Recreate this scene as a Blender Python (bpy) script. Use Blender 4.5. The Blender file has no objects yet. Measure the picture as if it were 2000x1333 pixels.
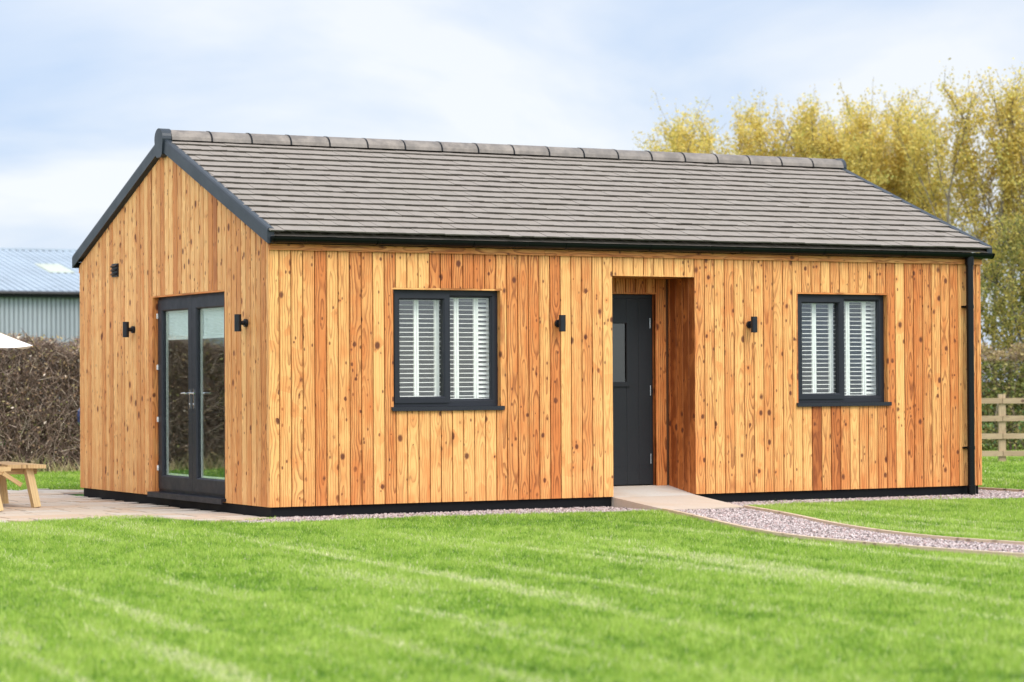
import bpy, math, random
import numpy as np
from mathutils import Vector, Matrix
R_ = math.radians
scene = bpy.context.scene
COL = scene.collection

# ------------------------------------------------------------------ camera
YAW, PITCH, ROLL = R_(28.404), R_(0.890), R_(-0.334)
CAM = Vector((-9.7455, -23.0482, 1.3538))
cd = bpy.data.cameras.new('camera'); cam = bpy.data.objects.new('camera', cd); COL.objects.link(cam)
cd.lens = 89.1; cd.sensor_width = 36; cd.clip_start = 0.3; cd.clip_end = 2000
Fv = Vector((math.sin(YAW)*math.cos(PITCH), math.cos(YAW)*math.cos(PITCH), math.sin(PITCH)))
Rv = Vector((math.cos(YAW), -math.sin(YAW), 0)); Uv = Rv.cross(Fv)
R2 = Rv*math.cos(ROLL)+Uv*math.sin(ROLL); U2 = -Rv*math.sin(ROLL)+Uv*math.cos(ROLL)
M = Matrix((R2, U2, -Fv)).transposed().to_4x4(); M.translation = CAM
cam.matrix_world = M
cd.dof.use_dof = True; cd.dof.focus_distance = 26.0; cd.dof.aperture_fstop = 2.3
scene.camera = cam

# ------------------------------------------------------------------ sky and sun
SUN_DIR = Vector((0.16, -0.76, 0.82)).normalized()      # towards the sun
SUN_EL = math.asin(SUN_DIR.z); SUN_AZ = math.atan2(SUN_DIR.x, SUN_DIR.y)
W = bpy.data.worlds.new('World'); scene.world = W; W.use_nodes = True
nt = W.node_tree; nt.nodes.clear()
def N(t, typ, **kw):
    n = t.nodes.new(typ)
    for k, v in kw.items(): setattr(n, k, v)
    return n
out = N(nt, 'ShaderNodeOutputWorld'); bg = N(nt, 'ShaderNodeBackground'); bg2 = N(nt, 'ShaderNodeBackground')
sky = N(nt, 'ShaderNodeTexSky', sky_type='NISHITA'); sky.sun_disc = False
sky.sun_elevation = SUN_EL; sky.sun_rotation = SUN_AZ
nt.links.new(sky.outputs[0], bg.inputs[0]); bg.inputs[1].default_value = 0.10
tc = N(nt, 'ShaderNodeTexCoord')
mp = N(nt, 'ShaderNodeMapping'); mp.inputs['Scale'].default_value = (1, 1, 3.0); mp.inputs['Location'].default_value = (0.35, 0.2, 0.1)
nt.links.new(tc.outputs['Generated'], mp.inputs[0])
ns = N(nt, 'ShaderNodeTexNoise'); ns.inputs['Scale'].default_value = 4.2; ns.inputs['Detail'].default_value = 7; ns.inputs['Roughness'].default_value = .52
ns.inputs['Distortion'].default_value = .5
nt.links.new(mp.outputs[0], ns.inputs[0])
cr = N(nt, 'ShaderNodeValToRGB'); e = cr.color_ramp.elements
e[0].position = .37; e[0].color = (0.56, 0.70, 0.94, 1); e[1].position = .59; e[1].color = (.93, .955, 1.0, 1)
nt.links.new(ns.outputs[0], cr.inputs[0])
# broad bright sky added on the gable side of the sun, to light the gable
dt = N(nt, 'ShaderNodeVectorMath', operation='DOT_PRODUCT'); dt.inputs[1].default_value = Vector((-0.30, -0.62, 0.72)).normalized()
nt.links.new(tc.outputs['Generated'], dt.inputs[0])
mr = N(nt, 'ShaderNodeMapRange'); mr.inputs[1].default_value = -.1; mr.inputs[2].default_value = 1.0; mr.inputs[3].default_value = .74; mr.inputs[4].default_value = 2.35
nt.links.new(dt.outputs['Value'], mr.inputs[0])
nt.links.new(cr.outputs[0], bg2.inputs[0]); nt.links.new(mr.outputs[0], bg2.inputs[1])
mx = N(nt, 'ShaderNodeMixShader'); mx.inputs[0].default_value = .86
nt.links.new(bg.outputs[0], mx.inputs[1]); nt.links.new(bg2.outputs[0], mx.inputs[2]); nt.links.new(mx.outputs[0], out.inputs[0])
sl = bpy.data.lights.new('sun', 'SUN'); sl.energy = 1.45; sl.angle = R_(24); sl.color = (1, .96, .90)
so = bpy.data.objects.new('sun', sl); COL.objects.link(so); so.rotation_euler = (-SUN_DIR).to_track_quat('-Z', 'Y').to_euler()
so.location = (0, -10, 20)
vs = scene.view_settings; scene.display_settings.display_device = 'sRGB'
vs.view_transform = 'Standard'; vs.look = 'None'; vs.gamma = 1; vs.use_curve_mapping = False; vs.exposure = 0.50
scene.render.engine = 'CYCLES'
rng = random.Random(7); nr = np.random.default_rng(11)

# ------------------------------------------------------------------ materials
class G:
    """tiny node graph builder"""
    def __init__(s, name):
        s.m = bpy.data.materials.new(name); s.m.use_nodes = True; s.t = s.m.node_tree; s.t.nodes.clear()
        s.o = s.t.nodes.new('ShaderNodeOutputMaterial')
    def n(s, typ, **kw): return N(s.t, typ, **kw)
    def put(s, sock, v):
        if isinstance(v, bpy.types.NodeSocket): s.t.links.new(v, sock)
        elif isinstance(v, (tuple, list)):
            sock.default_value = tuple(v) if len(v) == len(sock.default_value) else (*v, 1)
        else: sock.default_value = v
    def math(s, op, a, b=0.0, c=0.0, clamp=False):
        n = s.n('ShaderNodeMath', operation=op, use_clamp=clamp)
        s.put(n.inputs[0], a); s.put(n.inputs[1], b); s.put(n.inputs[2], c); return n.outputs[0]
    def mix(s, f, a, b, blend='MIX'):
        n = s.n('ShaderNodeMix', data_type='RGBA', blend_type=blend, clamp_factor=True)
        s.put(n.inputs[0], f); s.put(n.inputs[6], a); s.put(n.inputs[7], b); return n.outputs[2]
    def noise(s, v, scale, detail=2, rough=.5, dist=0, dim='3D', w=None):
        n = s.n('ShaderNodeTexNoise', noise_dimensions=dim)
        if v is not None: s.put(n.inputs['Vector'], v)
        n.inputs['Scale'].default_value = scale; n.inputs['Detail'].default_value = detail
        n.inputs['Roughness'].default_value = rough; n.inputs['Distortion'].default_value = dist
        return n.outputs[0]
    def vor(s, v, scale, feature='F1', rand=1):
        n = s.n('ShaderNodeTexVoronoi', feature=feature); s.put(n.inputs['Vector'], v)
        n.inputs['Scale'].default_value = scale; n.inputs['Randomness'].default_value = rand; return n
    def xyz(s, x, y, z):
        n = s.n('ShaderNodeCombineXYZ'); s.put(n.inputs[0], x); s.put(n.inputs[1], y); s.put(n.inputs[2], z); return n.outputs[0]
    def sep(s, v):
        n = s.n('ShaderNodeSeparateXYZ'); s.put(n.inputs[0], v); return n.outputs
    def ss(s, v, a, b, o0=0.0, o1=1.0):
        n = s.n('ShaderNodeMapRange', interpolation_type='SMOOTHSTEP'); s.put(n.inputs[0], v)
        for i, q in enumerate((a, b, o0, o1)): s.put(n.inputs[i+1], q)
        return n.outputs[0]
    def attr(s, name='bd'):
        n = s.n('ShaderNodeAttribute', attribute_name=name); return n.outputs['Color']
    def obj(s): return s.n('ShaderNodeTexCoord').outputs['Object']
    def uv(s): return s.n('ShaderNodeTexCoord').outputs['UV']
    def bump(s, h, strength=.4, dist=.01):
        n = s.n('ShaderNodeBump'); s.put(n.inputs['Height'], h); n.inputs['Strength'].default_value = strength; n.inputs['Distance'].default_value = dist
        return n.outputs[0]
    def bsdf(s, col, rough=.6, spec=.5, metal=0, normal=None, coat=0):
        n = s.n('ShaderNodeBsdfPrincipled'); s.put(n.inputs['Base Color'], col); s.put(n.inputs['Roughness'], rough)
        n.inputs['Specular IOR Level'].default_value = spec; n.inputs['Metallic'].default_value = metal; n.inputs['Coat Weight'].default_value = coat
        if normal is not None: s.put(n.inputs['Normal'], normal)
        return n.outputs[0]
    def done(s, sh): s.t.links.new(sh, s.o.inputs[0]); return s.m
    def mixs(s, f, a, b):
        n = s.n('ShaderNodeMixShader'); s.put(n.inputs[0], f); s.put(n.inputs[1], a); s.put(n.inputs[2], b); return n.outputs[0]

def mat_wood(name, pale, red, streak, knotcol, knots=.68, ringk=1.0):
    g = G(name); a = g.sep(g.attr()); r, tone, r2 = a[0], a[1], a[2]
    u, v, _ = g.sep(g.uv())
    vv = g.math('MULTIPLY_ADD', r, 37.0, v)
    seed = g.math('MULTIPLY', r2, 91.0)
    # growth rings seen on a board sawn along the log
    n1 = g.noise(g.xyz(0.0, g.math('MULTIPLY', vv, 1.05), seed), 1.0, 2, .55)
    n1 = g.math('MULTIPLY', g.math('SUBTRACT', n1, .5), .30)
    n2 = g.noise(g.xyz(g.math('MULTIPLY', u, 9.0), g.math('MULTIPLY', vv, 2.4), seed), 1.0, 3, .55)
    n2 = g.math('MULTIPLY', g.math('SUBTRACT', n2, .5), .045)
    u0 = g.math('MULTIPLY', g.math('SUBTRACT', r2, .5), .10)
    du = g.math('SUBTRACT', u, u0)
    d = g.math('SQRT', g.math('ADD', g.math('MULTIPLY', du, du), g.math('MULTIPLY', n1, n1)))
    d = g.math('ADD', d, n2)
    fr = g.math('FRACT', g.math('MULTIPLY', d, 40.0))
    ring = g.ss(fr, .35, .90); edge = g.ss(fr, .93, 1.0)
    ring = g.math('SUBTRACT', ring, edge, clamp=True)
    fine = g.noise(g.xyz(g.math('MULTIPLY', u, 260.0), g.math('MULTIPLY', vv, 5.0), seed), 1.0, 3, .6)
    ring = g.math('MULTIPLY', ring, g.ss(fine, .3, .6, .55, 1.0))
    blot = g.noise(g.xyz(g.math('MULTIPLY', u, 12.0), g.math('MULTIPLY', vv, 2.2), seed), 1.0, 3, .6)
    base = g.mix(g.ss(g.math('ADD', tone, g.math('MULTIPLY', g.math('SUBTRACT', blot, .5), 1.15)), 0.0, 1.0), pale, red)
    base = g.mix(g.math('MULTIPLY', g.ss(fine, .35, .75), .22), base, streak)
    base = g.mix(g.math('MULTIPLY', g.ss(tone, .92, 1.0), g.ss(blot, .30, .58, .35, .95)), base, tuple(x*1.15 for x in streak))
    amt = g.math('MULTIPLY', g.math('MULTIPLY_ADD', g.math('ADD', tone, g.math('MULTIPLY', r2, .45)), .62, .24), ringk, clamp=True)
    col = g.mix(g.math('MULTIPLY', ring, amt), base, streak)
    # knots: dark eyes, some with a stained halo
    kv = g.xyz(g.math('ADD', u, g.math('MULTIPLY', r, 13.0)), g.math('MULTIPLY', vv, .72), 0.0)
    k = g.vor(kv, 9.0); kr = g.sep(k.outputs['Color'])
    dist = g.math('ADD', k.outputs['Distance'], g.math('MULTIPLY', g.math('SUBTRACT', g.noise(kv, 60, 2), .5), .10))
    size = g.math('MULTIPLY_ADD', g.math('MULTIPLY', kr[1], kr[1]), .24, .07)
    on = g.math('LESS_THAN', kr[0], knots)
    halo = g.math('MULTIPLY', g.math('SUBTRACT', 1.0, g.ss(dist, size, g.math('MULTIPLY', size, 4.2))), on)
    eye = g.math('MULTIPLY', g.math('SUBTRACT', 1.0, g.ss(dist, g.math('MULTIPLY', size, .55), g.math('MULTIPLY', size, 1.15))), on)
    col = g.mix(g.math('MULTIPLY', halo, g.math('MULTIPLY_ADD', kr[2], .42, .15)), col, red)
    col = g.mix(g.math('MULTIPLY', eye, .9), col, knotcol)
    # small pin knots and resin flecks
    p = g.vor(g.xyz(g.math('ADD', u, g.math('MULTIPLY', r, 5.0)), g.math('MULTIPLY', vv, .55), 3.0), 24)
    pr = g.sep(p.outputs['Color'])
    pin = g.math('MULTIPLY', g.math('SUBTRACT', 1.0, g.ss(p.outputs['Distance'], .12, .34)), g.math('LESS_THAN', pr[0], .12))
    col = g.mix(g.math('MULTIPLY', pin, .85), col, knotcol)
    dirt = g.math('MULTIPLY', g.ss(g.math('ADD', v, g.math('MULTIPLY', blot, .25)), .20, .42), 1.0)
    col = g.mix(g.math('MULTIPLY', g.math('SUBTRACT', 1.0, dirt), .35), col, red)
    stain = g.ss(g.noise(g.xyz(g.math('MULTIPLY', u, 7.0), g.math('MULTIPLY', vv, 1.1), g.math('ADD', seed, 40.0)), 1.0, 4, .65), .54, .72)
    col = g.mix(g.math('MULTIPLY', stain, g.math('MULTIPLY_ADD', tone, .5, .40)), col, red)
    h = g.math('SUBTRACT', g.math('MULTIPLY', fine, .5), g.math('MULTIPLY', ring, .3))
    return g.done(g.bsdf(col, g.ss(fine, 0, 1, .5, .7), .3, normal=g.bump(h, .25, .004)))
PALE = (.86, .460, .150); RED = (.58, .180, .042); STREAK = (.19, .045, .009); KNOT = (.085, .018, .008)
M_WOOD = mat_wood('larch_cladding', PALE, RED, STREAK, KNOT)
M_WOODG = mat_wood('gable_larch_cladding', (.90, .52, .20), (.62, .24, .068), (.30, .095, .026), (.12, .028, .010), knots=.92)
M_FENCE = mat_wood('fence_timber', (.50, .37, .22), (.36, .25, .14), (.22, .14, .08), (.10, .05, .03))
M_TABLE = mat_wood('bench_timber', (.60, .42, .20), (.48, .30, .13), (.30, .17, .07), (.10, .04, .02))

def mat_plain(name, col, rough=.5, spec=.5, metal=0, var=.06, bumpn=0, scale=30, coat=0):
    g = G(name); o = g.obj()
    n = g.noise(o, scale, 4, .6); n2 = g.noise(o, scale*.12, 3, .5)
    c = g.mix(g.ss(n, .3, .7), tuple(x*(1-var) for x in col), tuple(min(1, x*(1+var)) for x in col))
    c = g.mix(g.math('MULTIPLY', g.ss(n2, .35, .7), var*2), c, tuple(x*.8 for x in col))
    return g.done(g.bsdf(c, g.ss(n2, .2, .8, rough*.85, min(1, rough*1.15)), spec, metal, normal=g.bump(n, bumpn, .003) if bumpn else None, coat=coat))
M_BACKING = mat_plain('dark_timber_backing', (.13, .048, .016), .8)
M_PLINTH = mat_plain('black_plinth_membrane', (.005, .005, .0055), .6, .15, bumpn=.3, scale=12)
M_ANTH = mat_plain('anthracite_frame_foil', (.016, .017, .022), .42, .3, var=.08, scale=80)
M_BLACK = mat_plain('black_gutter_plastic', (.003, .0033, .0036), .3, .2, scale=60)
M_BARGE = mat_plain('slate_grey_verge_plastic', (.020, .026, .032), .36, .4, var=.07)
M_LAMP = mat_plain('matt_black_lamp_metal', (.010, .011, .014), .38, .3)
M_DOOR = mat_plain('charcoal_woodgrain_door', (.012, .013, .015), .5, .3, bumpn=.25, scale=40)
M_CHROME = mat_plain('brushed_chrome', (.75, .75, .75), .18, metal=1)
M_WHITE = mat_plain('white_painted_shutter', (.80, .77, .70), .45)
M_PLASTER = mat_plain('interior_plaster', (.22, .22, .20), .9)
M_INFLOOR = mat_plain('interior_floor', (.18, .15, .12), .5)
M_LENS = mat_plain('lamp_lens', (.6, .6, .58), .2)
M_PARASOL = mat_plain('cream_parasol_canvas', (.80, .76, .72), .9, bumpn=.1)
M_STEEL = mat_plain('galvanised_steel', (.45, .47, .48), .35, metal=.8)
M_BLUE = mat_plain('navy_enamel', (.02, .035, .10), .25)
M_BLIND = mat_plain('pleated_blind_fabric', (.85, .87, .85), .9)

def mat_glass(name, refl, tint=(.985, 1, .99)):
    g = G(name); lw = g.n('ShaderNodeLayerWeight'); lw.inputs[0].default_value = .5
    f = g.math('ADD', g.math('MULTIPLY', g.math('POWER', lw.outputs['Facing'], 4.0), .7), refl, clamp=True)
    tr = g.n('ShaderNodeBsdfTransparent'); g.put(tr.inputs[0], tint)
    gl = g.n('ShaderNodeBsdfGlossy'); gl.inputs['Roughness'].default_value = .015; g.put(gl.inputs[0], (.93, .96, .95))
    nrm = g.bump(g.noise(g.obj(), 1.6, 1), .04, .02); g.put(gl.inputs['Normal'], nrm)
    return g.done(g.mixs(f, tr.outputs[0], gl.outputs[0]))
M_GLASS = mat_glass('window_glass', .05)
M_GLASSD = mat_glass('french_door_glass', .16, (.96, 1, .98))
M_GLASSE = mat_glass('entrance_door_glass', .05, (.45, .48, .46))

def mat_tile():
    g = G('grey_roof_tile'); a = g.sep(g.attr()); o = g.obj()
    n = g.noise(o, 5, 4, .6); f = g.noise(o, 90, 3, .6)
    c = g.mix(a[0], (.240, .198, .158), (.272, .228, .184))
    c = g.mix(g.math('MULTIPLY', g.ss(n, .45, .75), .22), c, (.19, .165, .14))
    c = g.mix(g.math('MULTIPLY', g.ss(f, .4, .8), .3), c, (.31, .265, .22))
    c = g.mix(g.math('MULTIPLY', a[2], .9), c, (.060, .052, .040))  # butt edges painted dark to deepen the shade line under each course
    return g.done(g.bsdf(c, .7, .4, normal=g.bump(f, .35, .004)))
M_TILE = mat_tile()
def mat_ridge():
    g = G('ridge_tile_concrete'); o = g.obj(); a = g.sep(g.attr())
    n = g.noise(o, 6, 5, .65); f = g.noise(o, 70, 3)
    c = g.mix(g.ss(n, .35, .7), (.13, .104, .082), (.25, .202, .160))
    c = g.mix(g.math('MULTIPLY', a[0], .35), c, (.16, .14, .12))
    return g.done(g.bsdf(c, .5, .5, normal=g.bump(f, .3, .003)))
M_RIDGE = mat_ridge()

def mat_slab():
    g = G('sandstone_flag'); a = g.sep(g.attr()); o = g.obj()
    n = g.noise(o, 2.2, 5, .6); f = g.noise(o, 40, 3)
    c = g.mix(a[0], (.52, .40, .29), (.54, .49, .42)); c = g.mix(g.math('MULTIPLY', a[1], .7), c, (.50, .31, .18))
    c = g.mix(g.math('MULTIPLY', g.ss(n, .4, .7), .6), c, (.50, .36, .24))
    c = g.mix(g.math('MULTIPLY', g.ss(f, .45, .8), .25), c, (.30, .25, .2))
    return g.done(g.bsdf(c, .75, .3, normal=g.bump(g.math('ADD', f, g.math('MULTIPLY', n, 2.0)), .3, .006)))
M_SLAB = mat_slab()
def mat_attrmix(name, cols, rough=.7, transl=0.0, spec=.3, noise_scale=None, gloss=0):
    """colour picked per face along attribute red between cols; green darkens/brightens a little"""
    g = G(name); a = g.sep(g.attr()); cr = g.n('ShaderNodeValToRGB'); el = cr.color_ramp.elements
    for i, c in enumerate(cols):
        e = el[i] if i < 2 else el.new(1)
        e.position = i/(len(cols)-1); e.color = (*c, 1)
    g.put(cr.inputs[0], a[0]); c = g.mix(g.math('MULTIPLY', a[1], .5), cr.outputs[0], (.0, .0, .0), 'MIX') if False else cr.outputs[0]
    c = g.mix(1.0, c, g.xyz(*(g.math('MULTIPLY_ADD', a[1], .7, .65),)*3), 'MULTIPLY')
    s = g.bsdf(c, rough, spec)
    if transl:
        t = g.n('ShaderNodeBsdfTranslucent'); g.put(t.inputs[0], c); s = g.mixs(transl, s, t.outputs[0])
    return g.done(s)
M_GRASS = mat_attrmix('grass_blade', [(.060, .165, .018), (.265, .420, .040), (.450, .570, .110), (.86, .76, .50)], .55, .38, .25)
M_LEAFY = mat_attrmix('yellowing_leaf', [(.32, .29, .07), (.68, .51, .12), (.80, .64, .19), (.52, .54, .15)], .6, .45)
M_LEAFO = mat_attrmix('olive_leaf', [(.10, .13, .03), (.22, .22, .05), (.42, .34, .08), (.50, .33, .07)], .6, .4)
M_LEAFD = mat_attrmix('dark_holly_leaf', [(.02, .05, .015), (.045, .09, .025), (.08, .13, .04)], .35, .15, .5)
M_HLEAF = mat_attrmix('hawthorn_leaf', [(.13, .070, .042), (.46, .29, .17), (.34, .32, .11), (.92, .74, .60)], .6, .3)
M_HLEAFR = mat_attrmix('hedge_leaf', [(.10, .12, .03), (.26, .27, .07), (.36, .30, .09), (.40, .26, .15)], .6, .3)
M_TWIG = mat_attrmix('hedge_twig', [(.075, .048, .034), (.30, .20, .145), (.66, .52, .40)], .8)
M_BARK = mat_plain('grey_bark', (.20, .16, .11), .85, var=.3, bumpn=.5, scale=14)
M_BARKD = mat_plain('dark_bark', (.085, .070, .050), .85, var=.3, bumpn=.5, scale=14)
M_STRAW = mat_attrmix('dry_grass', [(.38, .27, .12), (.62, .48, .27), (.20, .26, .06)], .8, .3)
M_STONE = mat_attrmix('gravel_stone', [(.12, .09, .08), (.34, .26, .23), (.54, .45, .41), (.34, .20, .17)], .7)
def mat_ground(name, c1, c2, c3, s=8):
    g = G(name); o = g.obj(); n = g.noise(o, s, 5, .65); m = g.noise(o, .35, 3)
    c = g.mix(g.ss(n, .3, .7), c1, c2); c = g.mix(g.math('MULTIPLY', g.ss(m, .4, .7), .5), c, c3)
    return g.done(g.bsdf(c, .9, .2, normal=g.bump(n, .5, .02)))
M_SOIL = mat_ground('lawn_turf', (.045, .11, .015), (.09, .20, .03), (.12, .24, .04), 18)
M_GRAVELB = mat_ground('gravel_bed', (.10, .08, .07), (.22, .17, .15), (.18, .14, .12), 60)
def mat_barn(name, col, rough):
    g = G(name); o = g.obj(); n = g.noise(o, .6, 4); s = g.noise(o, 6, 3)
    c = g.mix(g.ss(n, .35, .7), col, tuple(x*.86 for x in col)); c = g.mix(g.math('MULTIPLY', g.ss(s, .4, .8), .12), c, (.25, .24, .2))
    return g.done(g.bsdf(c, rough, .4))
M_BARNW = mat_barn('grey_green_sheeting', (.31, .33, .34), .5)
M_BARNR = mat_barn('fibre_cement_sheet', (.36, .41, .45), .8)
M_SKYL = mat_barn('translucent_rooflight', (.44, .46, .37), .8)

# ------------------------------------------------------------------ object helpers
def tag(o, label=None, cat=None, group=None, kind=None):
    if label: o['label'] = label
    if cat: o['category'] = cat
    if group: o['group'] = group
    if kind: o['kind'] = kind
    return o
def empty(name, loc=(0, 0, 0), label=None, cat=None, group=None, rz=0):
    o = bpy.data.objects.new(name, None); COL.objects.link(o); o.location = loc; o.rotation_euler = (0, 0, rz); o.empty_display_size = .2
    return tag(o, label, cat, group)
class MB:
    def __init__(s): s.v = []; s.f = []; s.uv = []; s.c = []; s.mi = []
    def face(s, pts, uvs=None, c=(.5, .5, .5)):
        b = len(s.v); s.v += [tuple(p) for p in pts]; s.f.append(tuple(range(b, b+len(pts))))
        s.uv += uvs if uvs else [(0, 0)]*len(pts); s.c += [c]*len(pts)
    def hexa(s, p, c=(.5, .5, .5), uvf=None):
        """p: 8 corners, bottom 4 ccw then top 4"""
        for q in ((3, 2, 1, 0), (4, 5, 6, 7), (0, 1, 5, 4), (1, 2, 6, 5), (2, 3, 7, 6), (3, 0, 4, 7)):
            pts = [p[i] for i in q]; s.face(pts, [uvf(x) for x in pts] if uvf else None, c)
    def box(s, a, b, c=(.5, .5, .5), grain=None):
        x0, y0, z0 = a; x1, y1, z1 = b
        ax = grain if grain is not None else max(range(3), key=lambda i: abs(b[i]-a[i]))
        ot = [i for i in range(3) if i != ax]; mid = [(a[i]+b[i])/2 for i in range(3)]
        uvf = lambda q: ((q[ot[0]]-mid[ot[0]])+(q[ot[1]]-mid[ot[1]]), q[ax])
        s.hexa([(x0, y0, z0), (x1, y0, z0), (x1, y1, z0), (x0, y1, z0), (x0, y0, z1), (x1, y0, z1), (x1, y1, z1), (x0, y1, z1)], c, uvf)
    def bar(s, p, q, w, h, up=(0, 0, 1), c=(.5, .5, .5), w2=None, h2=None):
        """box beam from p to q, w across and h along up"""
        p, q = Vector(p), Vector(q); d = (q-p).normalized(); up = Vector(up); r = d.cross(up).normalized(); u = r.cross(d).normalized()
        w2 = w2 or w; h2 = h2 or h; P = []
        for o_, ww, hh in ((p, w, h), (q, w2, h2)):
            P += [o_-r*ww/2-u*hh/2, o_+r*ww/2-u*hh/2, o_+r*ww/2+u*hh/2, o_-r*ww/2+u*hh/2]
        L = (q-p).length
        uvf = lambda x: (((Vector(x)-p).dot(r)+(Vector(x)-p).dot(u)), (Vector(x)-p).dot(d))
        s.hexa(P, c, uvf)
    def tube(s, pts, rad, n=8, cap=True, c=(.5, .5, .5)):
        pts = [Vector(p) for p in pts]; rings = []
        if not hasattr(rad, '__len__'): rad = [rad]*len(pts)
        for i, p in enumerate(pts):
            d = (pts[min(i+1, len(pts)-1)]-pts[max(i-1, 0)]).normalized()
            a = Vector((0, 0, 1)) if abs(d.z) < .9 else Vector((1, 0, 0)); r = d.cross(a).normalized(); u = r.cross(d)
            rings.append([p+(r*math.cos(2*math.pi*k/n)+u*math.sin(2*math.pi*k/n))*rad[i] for k in range(n)])
        b = len(s.v)
        for rg in rings: s.v += [tuple(q) for q in rg]
        for i in range(len(pts)-1):
            for k in range(n):
                s.f.append((b+i*n+k, b+i*n+(k+1) % n, b+(i+1)*n+(k+1) % n, b+(i+1)*n+k)); s.uv += [(0, 0)]*4; s.c += [c]*4
        if cap:
            s.f.append(tuple(b+k for k in reversed(range(n)))); s.f.append(tuple(b+(len(pts)-1)*n+k for k in range(n)))
            s.uv += [(0, 0)]*2*n; s.c += [c]*2*n
    def build(s, name, mat, parent=None, smooth=False, bevel=0):
        me = bpy.data.meshes.new(name); me.from_pydata(s.v, [], s.f)
        mats = mat if isinstance(mat, (list, tuple)) else [mat]
        for m in mats: me.materials.append(m)
        ul = me.uv_layers.new(name='UVMap'); ul.data.foreach_set('uv', np.array(s.uv, dtype=np.float32).ravel())
        ca = me.color_attributes.new('bd', 'FLOAT_COLOR', 'CORNER')
        cc = np.ones((len(s.c), 4), dtype=np.float32); cc[:, :3] = np.array(s.c); ca.data.foreach_set('color', cc.ravel())
        if smooth: me.polygons.foreach_set('use_smooth', [True]*len(me.polygons))
        me.update()
        o = bpy.data.objects.new(name, me); COL.objects.link(o)
        if parent: o.parent = parent
        if bevel:
            b = o.modifiers.new('bevel', 'BEVEL'); b.width = bevel; b.segments = 2; b.limit_method = 'ANGLE'
        if smooth:
            try: me.set_sharp_from_angle(angle=R_(40))
            except Exception: pass
        return o
def np_mesh(name, V, Fc, C, mat, parent=None, loopn=3):
    """V (n,3), Fc (m,loopn), C (m,3) colours per face"""
    me = bpy.data.meshes.new(name); m = len(Fc)
    me.vertices.add(len(V)); me.vertices.foreach_set('co', np.ascontiguousarray(V, dtype=np.float32).ravel())
    me.loops.add(m*loopn); me.loops.foreach_set('vertex_index', np.ascontiguousarray(Fc, dtype=np.int32).ravel())
    me.polygons.add(m); me.polygons.foreach_set('loop_start', np.arange(m, dtype=np.int32)*loopn)
    try: me.polygons.foreach_set('loop_total', np.full(m, loopn, dtype=np.int32))
    except Exception: pass
    me.materials.append(mat)
    ca = me.color_attributes.new('bd', 'FLOAT_COLOR', 'CORNER'); cc = np.ones((m, loopn, 4), dtype=np.float32); cc[:, :, :3] = C[:, None, :]
    ca.data.foreach_set('color', cc.ravel()); me.update(calc_edges=True); me.validate()
    o = bpy.data.objects.new(name, me); COL.objects.link(o)
    if parent: o.parent = parent
    return o
def rc(t=.5, s=.2): return (rng.random(), min(1, max(0, rng.gauss(t, s))), rng.random())

# ------------------------------------------------------------------ ground
L, WD, ZC, ZF = 8.851, 5.714, .12, 2.65      # length, width, cladding bottom, fascia bottom
APEX = 3.874; SL = (APEX-2.722)/(WD/2+.084)  # rake of the verge
def chaikin(p, k=3):
    p = [np.array(q, float) for q in p]
    for _ in range(k):
        q = [p[0]]
        for a, b in zip(p[:-1], p[1:]): q += [a*.75+b*.25, a*.25+b*.75]
        p = q+[p[-1]]
    return p
PLOW = chaikin([(3.86, -1.1), (3.81, -1.29), (3.36, -2.59), (2.9, -3.82), (2.57, -4.89), (2.41, -5.7), (2.41, -6.6), (2.44, -7.53), (2.62, -8.5), (3.2, -11), (4.6, -14.5)])
PUP = chaikin([(4.86, -1.1), (4.41, -2.53), (3.72, -4.3), (3.36, -5.75), (3.33, -6.62), (3.5, -7.6), (3.75, -8.7), (4.3, -10.8), (5.6, -14.2)])
PATH = np.array(PLOW+PUP[::-1])
PATIO = np.array([(0.02, -.05), (0.02, 6.4), (.9, 6.9), (.25, 8.0), (-9, 8.6), (-9, -.9), (-4.5, .05), (-2.5, .68), (-1.75, .86), (-1.35, 1.10), (-1.02, 1.12), (-.92, .8), (-.88, .1), (-.62, -.42)])
def inpoly(P, poly):
    x, y = P[:, 0], P[:, 1]; c = np.zeros(len(P), bool); n = len(poly); j = n-1
    for i in range(n):
        xi, yi = poly[i]; xj, yj = poly[j]
        m = ((yi > y) != (yj > y)); t = (xj-xi)*(y-yi)/((yj-yi) if yj != yi else 1e-9)+xi
        c ^= m & (x < t); j = i
    return c
STRIP = np.array([(-.62, -.42), (-.4, -.85), (1.2, -.66), (2.4, -.82), (3.86, -.98), (3.9, -1.2), (4.86, -1.12), (5.2, -.62), (6.4, -.52), (8.0, -.86), (8.5, -1.05), (9.6, -1.0), (9.9, 0.0), (9.75, 6.4), (.9, 6.9), (.9, 5.6), (.02, 0), ( -.02, -.2)])
m = MB(); m.face([(-300, -120, 0), (400, -120, 0), (400, 500, 0), (-300, 500, 0)]); tag(m.build('ground', M_SOIL), kind='structure')
def sheet(name, poly, z, mat, kind):
    m = MB(); m.face([(x, y, z) for x, y in poly]); o = m.build(name, mat); return tag(o, kind=kind)
sheet('path', PATH, .008, M_GRAVELB, 'structure')
sheet('gravel_border', STRIP, .004, M_GRAVELB, 'structure')
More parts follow.
